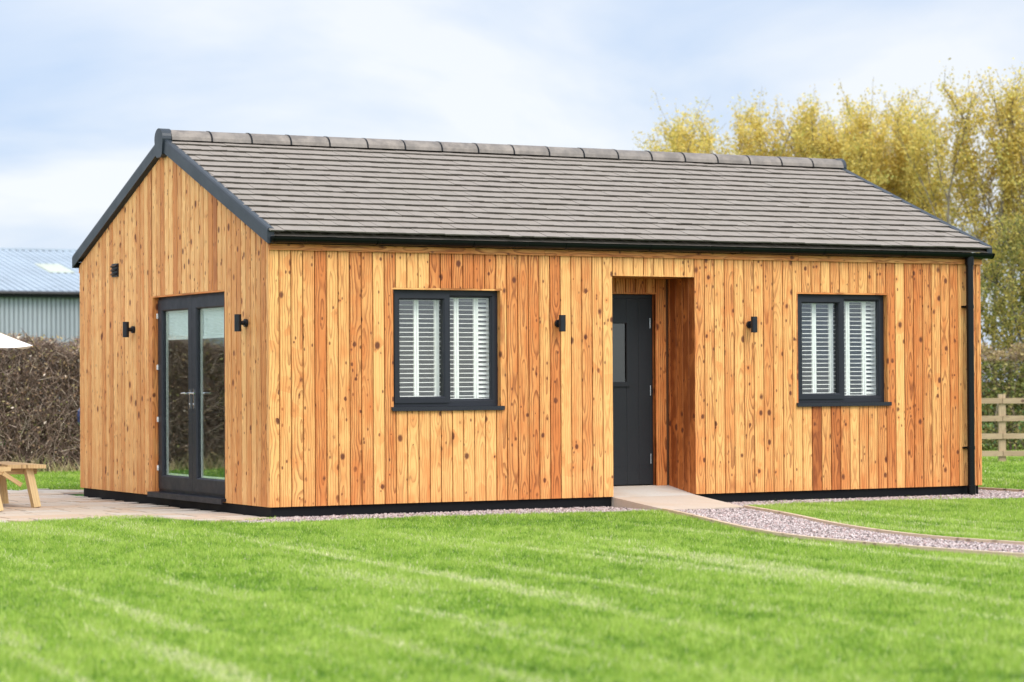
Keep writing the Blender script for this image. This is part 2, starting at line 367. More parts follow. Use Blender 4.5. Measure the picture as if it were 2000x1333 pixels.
# patio flags, clipped by keeping the ones inside the outline
m = MB(); y = -1.0; row = 0
base = MB(); base.face([(x, y_, .006) for x, y_ in PATIO]); 
from mathutils.geometry import tessellate_polygon
def clip(poly, clipper_inside, line):
    return poly
rows = []
yy = -1.2
while yy < 9:
    h = rng.choice([.28, .42, .56, .56]); x = -9-rng.random()
    while x < 1.2:
        w = rng.choice([.28, .42, .56, .84]); c = np.array([(x+w/2, yy+h/2)])
        corners = np.array([(x+.01, yy+.01), (x+w-.01, yy+.01), (x+w-.01, yy+h-.01), (x+.01, yy+h-.01)])
        ins = inpoly(corners, PATIO)
        if inpoly(c, PATIO)[0] or ins.any():
            cr_ = corners.copy()
            for i in range(4):
                if not ins[i]:
                    k = 0
                    while k < 12 and not inpoly(cr_[i:i+1], PATIO)[0]: cr_[i] += (c[0]-cr_[i])*.15; k += 1
            zt = .020+rng.uniform(-.0015, .0015); col = (rng.random(), rng.random()**2, rng.random())
            b8 = [(*q, .0) for q in cr_]+[(*q, zt) for q in cr_]; m.hexa(b8, col)
        x += w
    yy += h
tag(m.build('patio', M_SLAB), kind='structure'); tag(base.build('patio_bed', M_GRAVELB), kind='structure')

# entrance ramp slab
ramp = MB()
ramp.hexa([(3.87, -1.13, -.02), (4.86, -1.07, -.02), (4.955, 0.0, .0), (3.927, 0, 0), (3.87, -1.13, .032), (4.86, -1.07, .032), (4.955, .0, .112), (3.927, .0, .112)], (.8, .45, .5))
ramp.hexa([(3.927, .006, 0), (4.955, .006, .0), (4.955, .56, .0), (3.927, .56, 0), (3.927, .006, .113), (4.955, .006, .113), (4.955, .56, .198), (3.927, .56, .198)], (1, .15, .5))  # recess part coloured paler to offset the shade it lies in
ramp.box((3.93, .565, 0), (4.955, .75, .199), (.6, .25, .5))
tag(ramp.build('entrance_ramp', M_SLAB, bevel=.006), kind='structure')

# timber edging
def edging(pts, name, label, h=.046):
    m = MB(); w = .046; P = [Vector((p[0], p[1], 0)) for p in pts]
    nrm = []
    for i in range(len(P)):
        d = (P[min(i+1, len(P)-1)]-P[max(i-1, 0)]).normalized(); nrm.append(Vector((-d.y, d.x, 0))*w/2)
    for i in range(len(P)-1):
        a, b = P[i], P[i+1]; z = Vector((0, 0, h))
        m.hexa([a-nrm[i]*1, b-nrm[i+1], b+nrm[i+1], a+nrm[i], a-nrm[i]+z, b-nrm[i+1]+z, b+nrm[i+1]+z, a+nrm[i]+z], (.3, .35, .4), lambda q: (q[2], q[1]))
    o = m.build(name, M_EDGE); return tag(o, label, 'edging', 'timber edgings of the gravel')
M_EDGE = mat_wood('edging_timber', (.66, .50, .34), (.56, .40, .26), (.34, .22, .14), (.12, .06, .04))
edging(PLOW[4:], 'path_edging', 'curved tan edging board between the gravel path and the big front lawn')
edging(PUP, 'path_edging', 'curved tan edging board between the gravel path and the small lawn by the house')
edging([(9.55, .1), (9.62, 2), (9.7, 6)], 'gravel_edging', 'short straight edging board beside the gravel at the right end of the house')

# gravel stones (uncountable)
def stones(n_per, polys, name):
    P = []
    for poly, z in polys:
        lo, hi = poly.min(0), poly.max(0); A = np.prod(hi-lo); q = nr.uniform(lo, hi, (int(A*n_per), 2)); q = q[inpoly(q, poly)]
        q = q[~((q[:, 0] > .04) & (q[:, 0] < L-.03) & (q[:, 1] > .04) & (q[:, 1] < WD))]
        q = q[~((q[:, 0] > 3.86) & (q[:, 0] < 4.96) & (q[:, 1] > -1.12) & (q[:, 1] < 1))]
        P.append(np.c_[q, np.full(len(q), z)])
    P = np.concatenate(P); n = len(P)
    o = np.array([(1, 0, 0), (0, 1, 0), (-1, 0, 0), (0, -1, 0), (0, 0, 1), (0, 0, -.5)], float)
    s = nr.uniform(.007, .019, (n, 1, 1))*nr.uniform(.7, 1.3, (n, 1, 3)); a = nr.uniform(0, 6.28, n); ca, sa = np.cos(a), np.sin(a)
    v = o[None]*s+nr.normal(0, .0015, (n, 6, 3)); x = v[:, :, 0]*ca[:, None]-v[:, :, 1]*sa[:, None]; y = v[:, :, 0]*sa[:, None]+v[:, :, 1]*ca[:, None]
    v = np.stack([x, y, v[:, :, 2]*.8], 2)+P[:, None]+np.array([0, 0, .004])
    f = np.array([(0, 1, 4), (1, 2, 4), (2, 3, 4), (3, 0, 4), (1, 0, 5), (2, 1, 5), (3, 2, 5), (0, 3, 5)])
    Fc = (np.arange(n)*6)[:, None, None]+f[None]; C = np.repeat(np.c_[nr.random(n), nr.random(n), nr.random(n)], 8, 0)
    return tag(np_mesh(name, v.reshape(-1, 3), Fc.reshape(-1, 3), C, M_STONE), 'pinkish grey gravel of the winding path and the border round the house', 'gravel', kind='stuff')
stones(2000, [(PATH[(PATH[:, 1] > -99)], .012), (STRIP, .008)], 'gravel')

# ------------------------------------------------------------------ lawn blades
def vnoise(x, y, seed=0):
    xi = np.floor(x).astype(int); yi = np.floor(y).astype(int); fx = x-xi; fy = y-yi; fx = fx*fx*(3-2*fx); fy = fy*fy*(3-2*fy)
    def h(a, b):
        k = (a*374761393+b*668265263+seed*1442695041) & 0x7fffffff; k = ((k ^ (k >> 13))*1274126177) & 0x7fffffff
        return ((k ^ (k >> 16)) & 0xffff)/65535.
    return (h(xi, yi)*(1-fx)+h(xi+1, yi)*fx)*(1-fy)+(h(xi, yi+1)*(1-fx)+h(xi+1, yi+1)*fx)*fy
def lawn(regions, name):
    P = []
    for (x0, y0, x1, y1, dens, wid) in regions:
        q = nr.uniform((x0, y0), (x1, y1), (int((x1-x0)*(y1-y0)*dens), 2))
        d = q-np.array(CAM[:2]); D = d@np.array([math.sin(YAW), math.cos(YAW)]); X = d@np.array([math.cos(YAW), -math.sin(YAW)])
        k = (D > 9.6) & (np.abs(X) < D*.225+.5)
        k |= (nr.random(len(q)) < .12) & (D > 6) & (np.abs(X) < D*.5)
        q = q[k]; P.append(np.c_[q, np.full(len(q), wid)])
    P = np.concatenate(P); q = P[:, :2]
    for poly in (PATH, PATIO, STRIP):
        q_ = P[:, :2]+nr.normal(0, .012, (len(P), 2)); ins_ = inpoly(q_, poly)
        if poly is STRIP: ins_ &= ~((nr.random(len(P)) < .07*(vnoise(P[:, 0]*3, P[:, 1]*3, 21) > .55)) & (P[:, 0] > 4.7) & (P[:, 0] < 8))
        P = P[~ins_]
    x, y = P[:, 0], P[:, 1]; P = P[~((x > -.03) & (x < L+.03) & (y > -.05) & (y < WD+.05))]
    x, y, wd = P.T; n = len(P)
    # mower stripes and scalped straw streaks run nearly straight away from the camera side
    s = x-.075*y
    st = vnoise(s*3.4+.3*vnoise(s*5, y*.8, 9), y*.26, 3)*.58+vnoise(s*7.6, y*.42, 5)*.42
    pale = np.clip((st-.40)/.30, 0, 1); straw = np.clip((st-.56)/.22, 0, 1)*(.35+.85*vnoise(x*5+3, y*5, 12)); straw *= np.clip(1.2-(y+9)/9.0, .30, 1)
    big = vnoise(x*.9, y*.9, 4); mid = vnoise(x*6.1, y*4.1, 6); fine = vnoise(x*27, y*19, 8)
    c0 = .39+.20*(big-.5)+.34*(mid-.5)+.55*(fine-.5)+nr.normal(0, .13, n)+.15*straw+.12*(pale-.4)
    far_ = y < -8; c0 += .10*np.clip((-y-4)/8, 0, 1)
    c0 = np.clip(c0, .02, .66); isst = nr.random(n) < (.03+.62*straw); c0 = np.where(isst, nr.uniform(.78, 1, n), c0)
    hgt = nr.uniform(.018, .042, n)*(.55+.5*mid+.5*fine)*(1-.35*straw); hgt *= np.where(nr.random(n) < .02, 1.6, 1)
    a = nr.uniform(0, 2*np.pi, n); w = wd*nr.uniform(.7, 1.3, n)
    lean = nr.uniform(.1, .9, n)*hgt; la = nr.uniform(0, 2*np.pi, n)
    v = np.zeros((n, 3, 3)); v[:, 0, 0] = x-np.cos(a)*w/2; v[:, 0, 1] = y-np.sin(a)*w/2; v[:, 1, 0] = x+np.cos(a)*w/2; v[:, 1, 1] = y+np.sin(a)*w/2
    v[:, 2, 0] = x+np.cos(la)*lean; v[:, 2, 1] = y+np.sin(la)*lean; v[:, 2, 2] = hgt; v[:, :2, 2] = .0
    Fc = np.arange(n*3).reshape(n, 3); C = np.c_[c0, nr.uniform(.2, .8, n), nr.random(n)]
    return tag(np_mesh(name, v.reshape(-1, 3), Fc, C, M_GRASS), 'short striped green lawn grass with pale straw streaks round the house', 'grass', kind='stuff')
lawn([(-16, -16, 8, -7, 6500, .0055), (-14, -7, 9, 1.8, 6500, .007), (9, -7, 24, 14, 1300, .014), (-12, 7, 4, 15, 2200, .012), (14, -2, 30, 16, 300, .03)], 'lawn_grass')

# ------------------------------------------------------------------ the house
house = empty('timber_house', (0, 0, 0), 'single storey house clad in vertical orange larch boards under a grey tiled roof', 'house')
BP, OFF = .12740, .11316
class Wall:
    """boarded wall in its own plane: P = O + s*A + z*Z + n*Nrm"""
    def __init__(s, O, A, Nr): s.O = Vector(O); s.A = Vector(A); s.Nr = Vector(Nr)
    def p(s, a, z, n): return s.O+s.A*a+Vector((0, 0, z))+s.Nr*n
    def piece(s, m, s0, s1, z0, zt, n0, n1, c, mid, g0=0, g1=0, bev=0):
        z1a, z1b = zt(s0), zt(s1); a0, a1 = s0+g0, s1-g1
        if a1 <= a0: return
        flip = s.A.cross(Vector((0, 0, 1))).dot(s.Nr) < 0
        prof = [(a0, n0), (a0, n1-(bev if g0 else 0)), (a0+(bev if g0 else 0), n1), (a1-(bev if g1 else 0), n1), (a1, n1-(bev if g1 else 0)), (a1, n0)]
        pr = []
        for q in prof:
            if not pr or q != pr[-1]: pr.append(q)
        lo = [s.p(a, z0, n) for a, n in pr]; hi = [s.p(a, zt(min(max(a, s0), s1)), n) for a, n in pr]; k = len(pr)
        U = [(a-mid+(n-n1), z0) for a, n in pr]; H = [(a-mid+(n-n1), zt(min(max(a, s0), s1))) for a, n in pr]
        for i in range(k):
            j = (i+1) % k; f = [lo[i], hi[i], hi[j], lo[j]]; uu = [U[i], H[i], H[j], U[j]]
            if flip: f = f[::-1]; uu = uu[::-1]
            m.face(f, uu, c)
        f = lo if not flip else lo[::-1]; m.face(f, U if not flip else U[::-1], c)
        f = hi[::-1] if not flip else hi; m.face(f, H[::-1] if not flip else H, c)
    def boards(s, m, s0, s1, z0, zt, holes=(), off=0., bp=BP, tones=None, t=.020, seed=1, brk=None, gap=.0045):
        r = random.Random(seed); i = -1; e0 = s0
        edges = [s0]; k = off if off > 1e-3 else bp
        while s0+k < s1-.01: edges.append(s0+k); k += bp
        edges.append(s1)
        for i, (a, b) in enumerate(zip(edges[:-1], edges[1:])):
            tn = tones(i, r) if tones else min(.9, max(0, r.gauss(.4, .22)))
            col = (r.random(), tn if not isinstance(tn, tuple) else tn[0], r.random()); colB = (r.random(), tn if not isinstance(tn, tuple) else tn[1], r.random())
            colT = (r.random(), tn if not isinstance(tn, tuple) else tn[2], r.random())
            jn = r.uniform(-.0012, .0012); mid = (a+b)/2; G_ = gap; BV = .004
            cuts = sorted({a, b, *[h for H in holes for h in H[:2] if a+.004 < h < b-.004], *([brk] if brk and a < brk < b else [])})
            for c0, c1 in zip(cuts[:-1], cuts[1:]):
                mc = (c0+c1)/2; hs = [H for H in holes if H[0] < mc < H[1]]
                g0 = G_ if c0 == a else 0; g1 = G_ if c1 == b else 0
                full_hole = a >= (hs[0][0]-.08) and b <= hs[0][1]+.08 if hs else False
                zz = z0
                for H in sorted(hs, key=lambda H: H[2]):
                    if H[2] > zz+.01: s.piece(m, c0, c1, zz, (lambda x, h=H[2]: h), -t, jn, colB if full_hole else col, mid, g0, g1, BV)
                    zz = H[3]
                cc = colT if (hs and full_hole) else col
                s.piece(m, c0, c1, zz, zt, -t, jn, cc, mid, g0, g1, BV)
    def core(s, m, s0, s1, z0, zt, holes, n0, n1, brk=None, c=(.5, .5, .5)):
        cuts = sorted({s0, s1, *[h for H in holes for h in H[:2]], *([brk] if brk else [])})
        for c0, c1 in zip(cuts[:-1], cuts[1:]):
            mc = (c0+c1)/2; zz = z0
            for H in sorted([H for H in holes if H[0] < mc < H[1]], key=lambda H: H[2]):
                if H[2] > zz+.001: s.piece(m, c0, c1, zz, (lambda x, h=H[2]: h), n0, n1, c, mc)
                zz = H[3]
            s.piece(m, c0, c1, zz, zt, n0, n1, c, mc)

WIN1 = (1.342, 2.604, 1.062, 2.297); WIN2 = (6.282, 7.536, 1.058, 2.307); ENT = (3.925, 4.957, ZC-.01, 2.453)
DOORY = (1.140, 3.272, .135, 2.300)
BWIN = (1.9, 3.3, .95, 2.2)
front = Wall((0, 0, 0), (1, 0, 0), (0, -1, 0)); gab = Wall((0, 0, 0), (0, 1, 0), (-1, 0, 0))
back = Wall((0, WD, 0), (1, 0, 0), (0, 1, 0)); rgt = Wall((L, 0, 0), (0, 1, 0), (1, 0, 0))
FT = {0: .15, 1: .25, 2: .3, 3: .4, 4: .75, 5: .3, 6: .35, 7: .6, 8: .55, 9: .05, 10: .62, 11: (.2, .3, .15), 12: (.2, .1, .12), 13: (.2, .3, .1), 14: (.2, .1, .8), 15: (.2, .2, .78),
      16: (.2, .05, .75), 17: (.2, .1, .9), 18: (.2, .05, .8), 19: (.2, .1, .7), 20: .5, 21: .6, 22: .65, 23: .78, 24: .35, 25: .85, 26: .18, 27: .4, 28: .55, 29: .3, 30: .12,
      31: (.2, .2, .2), 32: (.2, .2, .25), 33: (.2, .2, .15), 34: (.2, .2, .2), 35: (.2, .2, .15), 36: (.2, .2, .3), 37: (.2, .2, .1), 38: (.2, .2, .2), 39: .5, 40: .35, 41: .25, 42: .5, 43: .2, 44: .45, 45: .3, 46: .55,
      47: .35, 48: .3, 49: (.2, .1, .4), 50: (.2, .1, .4), 51: (.2, 1.0, .4), 52: (.2, .5, .15), 53: (.2, .95, .5), 54: (.2, .6, .35), 55: (.2, .15, .5), 56: (.2, .5, .3), 57: (.2, .4, .5), 58: .6}
ftone = lambda i, r: FT.get(i, min(.9, max(0, r.gauss(.45, .22))))
m = MB(); front.boards(m, 0.0, L, ZC, lambda x: ZF+.03, [WIN1, ENT, WIN2], off=OFF, tones=ftone, seed=5)
m.build('wall', M_WOOD, house)
gz = lambda y: APEX-.02-abs(y-WD/2)*SL
def gtone(i, r):
    if i in (11,): return .97
    if i in (12,): return .85
    return min(.9, max(0, r.gauss(.36, .26)))
m = MB(); gab.boards(m, 0.001, WD, ZC, gz, [DOORY], tones=gtone, seed=8, brk=WD/2, off=BP*.6, gap=.0085)
m.build('gable_wall', M_WOODG, house)
m = MB(); rgt.boards(m, 0.001, WD, ZC, gz, [], seed=9, brk=WD/2); m.build('gable_wall', M_WOODG, house)
m = MB(); back.boards(m, 0.0, L, ZC, lambda x: ZF+.03, [BWIN], seed=10); m.build('wall', M_WOOD, house)
# wall cores behind the boards (dark battens and breather membrane, plaster inside)
m = MB()
front.core(m, .03, L-.03, ZC+.005, lambda x: ZF, [WIN1, (3.903, 4.979, ZC-.01, 2.474), WIN2], -.20, -.0205)
back.core(m, .03, L-.03, ZC+.005, lambda x: ZF, [BWIN], -.20, -.0205)
gab.core(m, .205, WD-.205, ZC+.005, lambda y: gz(y)-.02, [DOORY], -.20, -.0205, WD/2)
rgt.core(m, .205, WD-.205, ZC+.005, lambda y: gz(y)-.02, [], -.20, -.0205, WD/2)
m.build('wall_core', M_BACKING, house)
m = MB()
front.core(m, .22, L-.22, .2, lambda x: 2.64, [WIN1, (3.6, 5.2, 0, 2.7), WIN2], -.215, -.2005)
back.core(m, .22, L-.22, .2, lambda x: 2.64, [BWIN], -.215, -.2005)
gab.core(m, .22, WD-.22, .2, lambda y: 2.64, [DOORY], -.215, -.2005); rgt.core(m, .22, WD-.22, .2, lambda y: 2.64, [], -.215, -.2005)
m.box((.2, .2, 2.645), (L-.2, WD-.2, 2.66)); m.box((3.6, .216, .2), (3.62, .9, 2.64)); m.box((5.2, .216, .2), (5.22, .9, 2.64)); m.box((3.6, .9, .2), (5.22, .92, 2.64))
m.box((4.5, .93, .2), (4.6, WD-.22, 2.64))
m.build('plaster_lining', M_PLASTER, house)
m = MB(); m.box((.21, .21, .12), (3.69, WD-.21, .19)); m.box((5.19, .21, .12), (L-.21, WD-.21, .19)); m.box((3.6901, .80, .12), (5.1899, WD-.21, .19)); m.build('inner_floor', M_INFLOOR, house)
m = MB()
m.box((.035, .035, -.1), (3.92, .2, ZC+.004)); m.box((4.962, .035, -.1), (L-.035, .2, ZC+.004)); m.box((.035, .201, -.1), (.2, WD-.035, ZC+.004)); m.box((L-.2, .201, -.1), (L-.035, WD-.035, ZC+.004)); m.box((.201, WD-.2, -.1), (L-.201, WD-.035, ZC+.004))
m.build('plinth', M_PLINTH, house)

# porch recess
m = MB()
PY = .55; DL, DR, DT = 4.0, 4.795, 2.285
pb = Wall((0, PY, 0), (1, 0, 0), (0, -1, 0))
pz = lambda x: 2.452
def rampz(y): return .112+max(0, y)/.56*.086
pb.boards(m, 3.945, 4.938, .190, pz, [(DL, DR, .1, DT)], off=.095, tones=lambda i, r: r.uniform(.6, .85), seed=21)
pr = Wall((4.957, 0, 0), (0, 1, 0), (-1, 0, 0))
pr.boards(m, .001, PY-.0, ZC, pz, [], off=.12, bp=.1274, tones=lambda i, r: r.uniform(.85, 1.0), seed=22)  # redder boards, toned darker still to put the recess shade into the colour
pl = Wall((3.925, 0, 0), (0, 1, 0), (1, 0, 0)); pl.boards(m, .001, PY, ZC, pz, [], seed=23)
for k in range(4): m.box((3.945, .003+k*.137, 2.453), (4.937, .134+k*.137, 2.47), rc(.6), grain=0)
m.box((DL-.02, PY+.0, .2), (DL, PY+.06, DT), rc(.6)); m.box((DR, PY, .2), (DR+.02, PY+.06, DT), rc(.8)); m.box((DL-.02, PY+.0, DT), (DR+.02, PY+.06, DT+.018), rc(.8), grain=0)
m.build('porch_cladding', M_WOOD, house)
m = MB(); m.box((3.7, .201, .2), (3.904, .78, 2.6)); m.box((4.979, .201, .2), (5.18, .78, 2.6)); m.box((3.905, PY+.021, .2), (DL-.021, .78, 2.6)); m.box((DR+.021, PY+.021, .2), (4.978, .78, 2.6)); m.box((DL-.021, PY+.021, DT+.02), (DR+.021, .78, 2.6))
m.box((3.905, .03, 2.4745), (4.978, PY+.02, 2.6)); m.build('porch_core', M_BACKING, house)

# window and door reveals in timber
def reveal(wall, H, depth, parent, n_in=-.021, sides=(1, 1, 1, 0)):
    s0, s1, z0, z1 = H; t = .017
    def bx(a0, a1, b0, b1, g):
        m = MB()
        P = [wall.p(a, z, n) for z in (b0, b1) for a, n in ((a0, n_in+.0195), (a1, n_in+.0195), (a1, -depth), (a0, -depth))]
        k = rc(.6); mid = (a0+a1)/2
        m.hexa([P[0], P[1], P[2], P[3], P[4], P[5], P[6], P[7]], k, (lambda q: (abs((Vector(q)-wall.O).dot(wall.Nr))-.05, q[2])) if g == 'z' else (lambda q: (abs((Vector(q)-wall.O).dot(wall.Nr))-.05, (Vector(q)-wall.O).dot(wall.A)))); m.build('reveal_board', M_WOOD, parent)
    if sides[0]: bx(s0+.001, s0+t, z0, z1-t, 'z')
    if sides[1]: bx(s1-t, s1-.001, z0, z1-t, 'z')
    if sides[2]: bx(s0+.001, s1-.001, z1-t, z1-.001, 'h')
# ---- frames helper in wall coordinates
def frame_rect(m, wall, a0, a1, z0, z1, w, n0, n1, cham=.010, wb=None, c=(.5, .5, .5)):
    """mitred frame with a chamfered inner edge"""
    wb = wb or w
    out_ = [(a0, z0), (a1, z0), (a1, z1), (a0, z1)]; in1 = [(a0+w-cham, z0+wb-cham), (a1-w+cham, z0+wb-cham), (a1-w+cham, z1-w+cham), (a0+w-cham, z1-w+cham)]
    in2 = [(a0+w, z0+wb), (a1-w, z0+wb), (a1-w, z1-w), (a0+w, z1-w)]
    flip = wall.A.cross(Vector((0, 0, 1))).dot(wall.Nr) < 0
    def q(A, na, B, nb):
        for i in range(4):
            j = (i+1) % 4; f = [wall.p(*A[i], na), wall.p(*A[j], na), wall.p(*B[j], nb), wall.p(*B[i], nb)]
            m.face(f if not flip else f[::-1], None, c)
    q(out_, n0, out_, n1); q(out_, n1, in1, n1); q(in1, n1, in2, n1-cham); q(in2, n1-cham, in2, n0); q(in2, n0, out_, n0)
def wbox(m, wall, a0, a1, z0, z1, n0, n1, c=(.5, .5, .5)):
    P = [wall.p(a, z, n) for z in (z0, z1) for a, n in ((a0, n1), (a1, n1), (a1, n0), (a0, n0))]; m.hexa(P, c)

def window(wall, H, sash_left=True):
    s0, s1, z0, z1 = H; s0 += .017; s1 -= .017; z1 -= .017
    f = MB(); zb = z0+.032
    frame_rect(f, wall, s0, s1, zb, z1, .062, -.145, -.072)
    wd = s1-s0; mu = s0+wd*.525
    wbox(f, wall, mu-.03, mu+.03, zb+.055, z1-.055, -.14, -.075)
    fo = f.build('window', M_ANTH, house, bevel=.003); reveal(wall, H, .075, fo)
    sm = MB(); frame_rect(sm, wall, s0+.036, mu+.018, zb+.036, z1-.036, .064, -.130, -.052, .014); sm.build('sash', M_ANTH, fo, bevel=.003)
    # glazing beads round the fixed light
    bm = MB(); frame_rect(bm, wall, mu+.03, s1-.062+.002, zb+.060, z1-.060, .014, -.125, -.088, .006); bm.build('glazing_bead', M_ANTH, fo)
    gp = MB(); wbox(gp, wall, s0+.09, mu-.04, zb+.09, z1-.09, -.112, -.106); gp.build('glass', M_GLASS, fo)
    gp = MB(); wbox(gp, wall, mu+.036, s1-.07, zb+.07, z1-.07, -.112, -.106); gp.build('glass', M_GLASS, fo)
    si = MB(); wbox(si, wall, s0-.028, s1+.028, z0, z0+.030, -.10, .030); wbox(si, wall, s0-.028, s1+.028, z0-.012, z0-.0005, .018, .030); si.build('sill', M_ANTH, fo, bevel=.004)
    # louvred shutters inside: four hinged panels, slats nearly open
    zz0, zz1 = zb+.03, z1-.03; n_ = -.185; d = .026
    rv = MB(); t_ = .012
    for a in (s0-.0, s1-.012): wbox(rv, wall, a, a+.012, zb, z1, -.30, -.146)
    wbox(rv, wall, s0+.013, s1-.013, z1-.012, z1, -.30, -.146); wbox(rv, wall, s0+.013, s1-.013, zb, zb+.012, -.30, -.146); rv.build('inner_reveal', M_WHITE, fo)
    edges = [s0+wd*q for q in (.080, .285, .475, .66, .845, .99)]
    wbox(rv, wall, s0+.013, s0+wd*.093, zb+.013, z1-.013, n_-d, n_) if False else None
    for k in range(5):
        a0, a1 = edges[k]+.002, edges[k+1]-.002; sh = MB(); sw = .024
        wbox(sh, wall, a0, a0+sw, zz0, zz1, n_-d, n_); wbox(sh, wall, a1-sw, a1, zz0, zz1, n_-d, n_)
        wbox(sh, wall, a0+sw, a1-sw, zz0, zz0+.05, n_-d, n_); wbox(sh, wall, a0+sw, a1-sw, zz1-.05, zz1, n_-d, n_)
        ns_ = 22; p_ = (zz1-zz0-.10)/ns_; ang = R_(7 if k < 4 else 38)
        for i in range(ns_):
            zc = zz0+.05+p_*(i+.5); hw = .022; th = .0045
            prof = []
            for q in range(8):
                t = 2*math.pi*q/8; yy, zz = math.cos(t)*hw, math.sin(t)*th
                prof.append((n_-d/2+yy*math.cos(ang)+zz*math.sin(ang)*0, zc-yy*math.sin(ang)+zz*math.cos(ang) if True else 0))
            A_ = [wall.p(a0+sw+.001, z, n) for n, z in prof]; B_ = [wall.p(a1-sw-.001, z, n) for n, z in prof]
            for q in range(8):
                r = (q+1) % 8; sh.face([A_[q], B_[q], B_[r], A_[r]])
        wbox(sh, wall, (a0+a1)/2-.004, (a0+a1)/2+.004, zz0+.07, zz1-.07, n_+.010, n_+.016) if False else None
        sh.build('shutter', M_WHITE, fo)
    return fo
window(front, WIN1); window(front, WIN2); window(back, BWIN)

# ---- french doors
def french():
    y0, y1, z0, z1 = DOORY; y0 += .017; y1 -= .017; z1 -= .017
    f = MB(); frame_rect(f, gab, y0, y1, z0+.028, z1, .052, -.15, -.070)
    fo = f.build('french_door', M_ANTH, house, bevel=.003); reveal(gab, DOORY, .075, fo)
    th = MB(); wbox(th, gab, y0-.03, y1+.035, z0-.004, z0+.026, -.15, .055); wbox(th, gab, y0-.03, y1+.035, z0-.030, z0-.0045, .040, .055); th.build('threshold', M_ANTH, fo, bevel=.004)
    cm = (y0+y1)/2
    for k, (a0, a1) in enumerate(((y0+.030, cm-.002), (cm+.002, y1-.030))):
        d = MB(); frame_rect(d, gab, a0, a1, z0+.060, z1-.032, .122, -.125, -.052, .014, wb=.150)
        do = d.build('door_leaf', M_ANTH, fo, bevel=.003)
        g_ = MB(); wbox(g_, gab, a0+.11, a1-.11, z0+.20, z1-.145, -.096, -.090); g_.build('glass', M_GLASSD, do)
        b = MB(); frame_rect(b, gab, a0+.1225, a1-.1225, z0+.211, z1-.155, .020, -.120, -.100, .003); b.build('glazing_spacer', M_WHITE, do)
        bl = MB(); nz = 17; bz0, bz1 = 1.845, z1-.165
        for i in range(nz):
            za, zb = bz0+(bz1-bz0)*i/nz, bz0+(bz1-bz0)*(i+1)/nz; zm = (za+zb)/2
            P = lambda z, n: [gab.p(a0+.135, z, n), gab.p(a1-.135, z, n)]
            A_, B_, C_ = P(za, -.132), P(zm, -.122), P(zb, -.132)
            bl.face([A_[0], A_[1], B_[1], B_[0]]); bl.face([B_[0], B_[1], C_[1], C_[0]])
        wbox(bl, gab, a0+.135, a1-.135, bz0-.03, bz0-.001, -.140, -.118); wbox(bl, gab, a0+.130, a0+.150, z0+.22, bz0-.031, -.135, -.122) if False else None
        bl.build('blind', M_BLIND, do)
        s_ = 1 if k else -1; hy = cm+s_*.055; zc = 1.235
        h = MB(); wbox(h, gab, hy-.014, hy+.014, zc-.16, zc+.045, -.052, -.044); h.tube([gab.p(hy, zc, -.044), gab.p(hy, zc, .0)], .011, 10)
        h.tube([gab.p(hy, zc, -.004), gab.p(hy+s_*.045, zc+.004, .0), gab.p(hy+s_*.135, zc, -.003)], [.011, .010, .008], 10); h.tube([gab.p(hy, zc-.115, -.044), gab.p(hy, zc-.115, -.036)], .009, 10)
        h.build('handle', M_CHROME, do, smooth=True)
        hm = y1-.034 if k else y0+.034
        for zc in (.42, .95, 1.52, 2.08):
            g_ = MB(); wbox(g_, gab, hm-.007, hm+.007, zc-.028, zc+.028, -.051, -.036); g_.build('hinge', M_WHITE, do, bevel=.003)
    return fo
french()

# ---- entrance door
def entrance():
    w = pb; f = MB()
    z0 = .200; n1 = -.062
    wbox(f, w, DL, DL+.045, z0, DT, -.13, n1); wbox(f, w, DR-.045, DR, z0, DT, -.13, n1); wbox(f, w, DL+.0455, DR-.0455, DT-.045, DT, -.13, n1)
    fo = f.build('entrance_door', M_DOOR, house, bevel=.003)
    a0, a1 = DL+.048, DR-.030; d = MB(); ga0, ga1, gz0, gz1 = a0+.16, 4.462, 1.315, 1.975
    n0, nf = -.12, n1+.004
    for (p0, p1, q0, q1) in ((a0, ga0, z0+.012, DT-.048), (ga1, a1, z0+.012, DT-.048), (ga0, ga1, z0+.012, gz0), (ga0, ga1, gz1, DT-.048)):
        n_v = max(1, round((p1-p0)/.2))
        for i in range(n_v):
            b0 = p0+(p1-p0)*i/n_v; b1 = p0+(p1-p0)*(i+1)/n_v
            zz = [(q0, q1)] if q0 > z0+.1 else [(q0, z0+.205), (z0+.213, q1)]
            for (za, zb) in zz:
                w.piece(d, b0, b1, za, (lambda x, h=zb: h), n0, nf, (.5, .5, .5), b0, .0008, .0008, .001)
    wbox(d, w, a0, ga0, z0+.014, DT-.05, n0+.005, nf-.003); wbox(d, w, ga1, a1, z0+.014, DT-.05, n0+.005, nf-.003); wbox(d, w, ga0+.001, ga1-.001, z0+.014, gz0-.001, n0+.005, nf-.003); wbox(d, w, ga0+.001, ga1-.001, gz1+.001, DT-.05, n0+.005, nf-.003)
    d.build('door_leaf', M_DOOR, fo)
    t = MB(); frame_rect(t, w, ga0-.012, ga1+.028, gz0-.02, gz1+.025, .036, nf, nf+.014, .008); wbox(t, w, ga0-.02, ga1+.04, gz0-.034, gz0-.0205, nf, nf+.022); t.build('glazing_trim', M_DOOR, fo)
    g_ = MB(); wbox(g_, w, ga0, ga1, gz0, gz1, -.070, -.065); g_.build('glass', M_GLASSE, fo)
    for zc in (.49, 1.235, 1.97):
        h = MB(); h.tube([w.p(DR-.036, zc-.055, nf+.008), w.p(DR-.036, zc+.055, nf+.008)], .0055, 8); h.build('hinge', M_STEEL, fo)
    return fo
entrance()

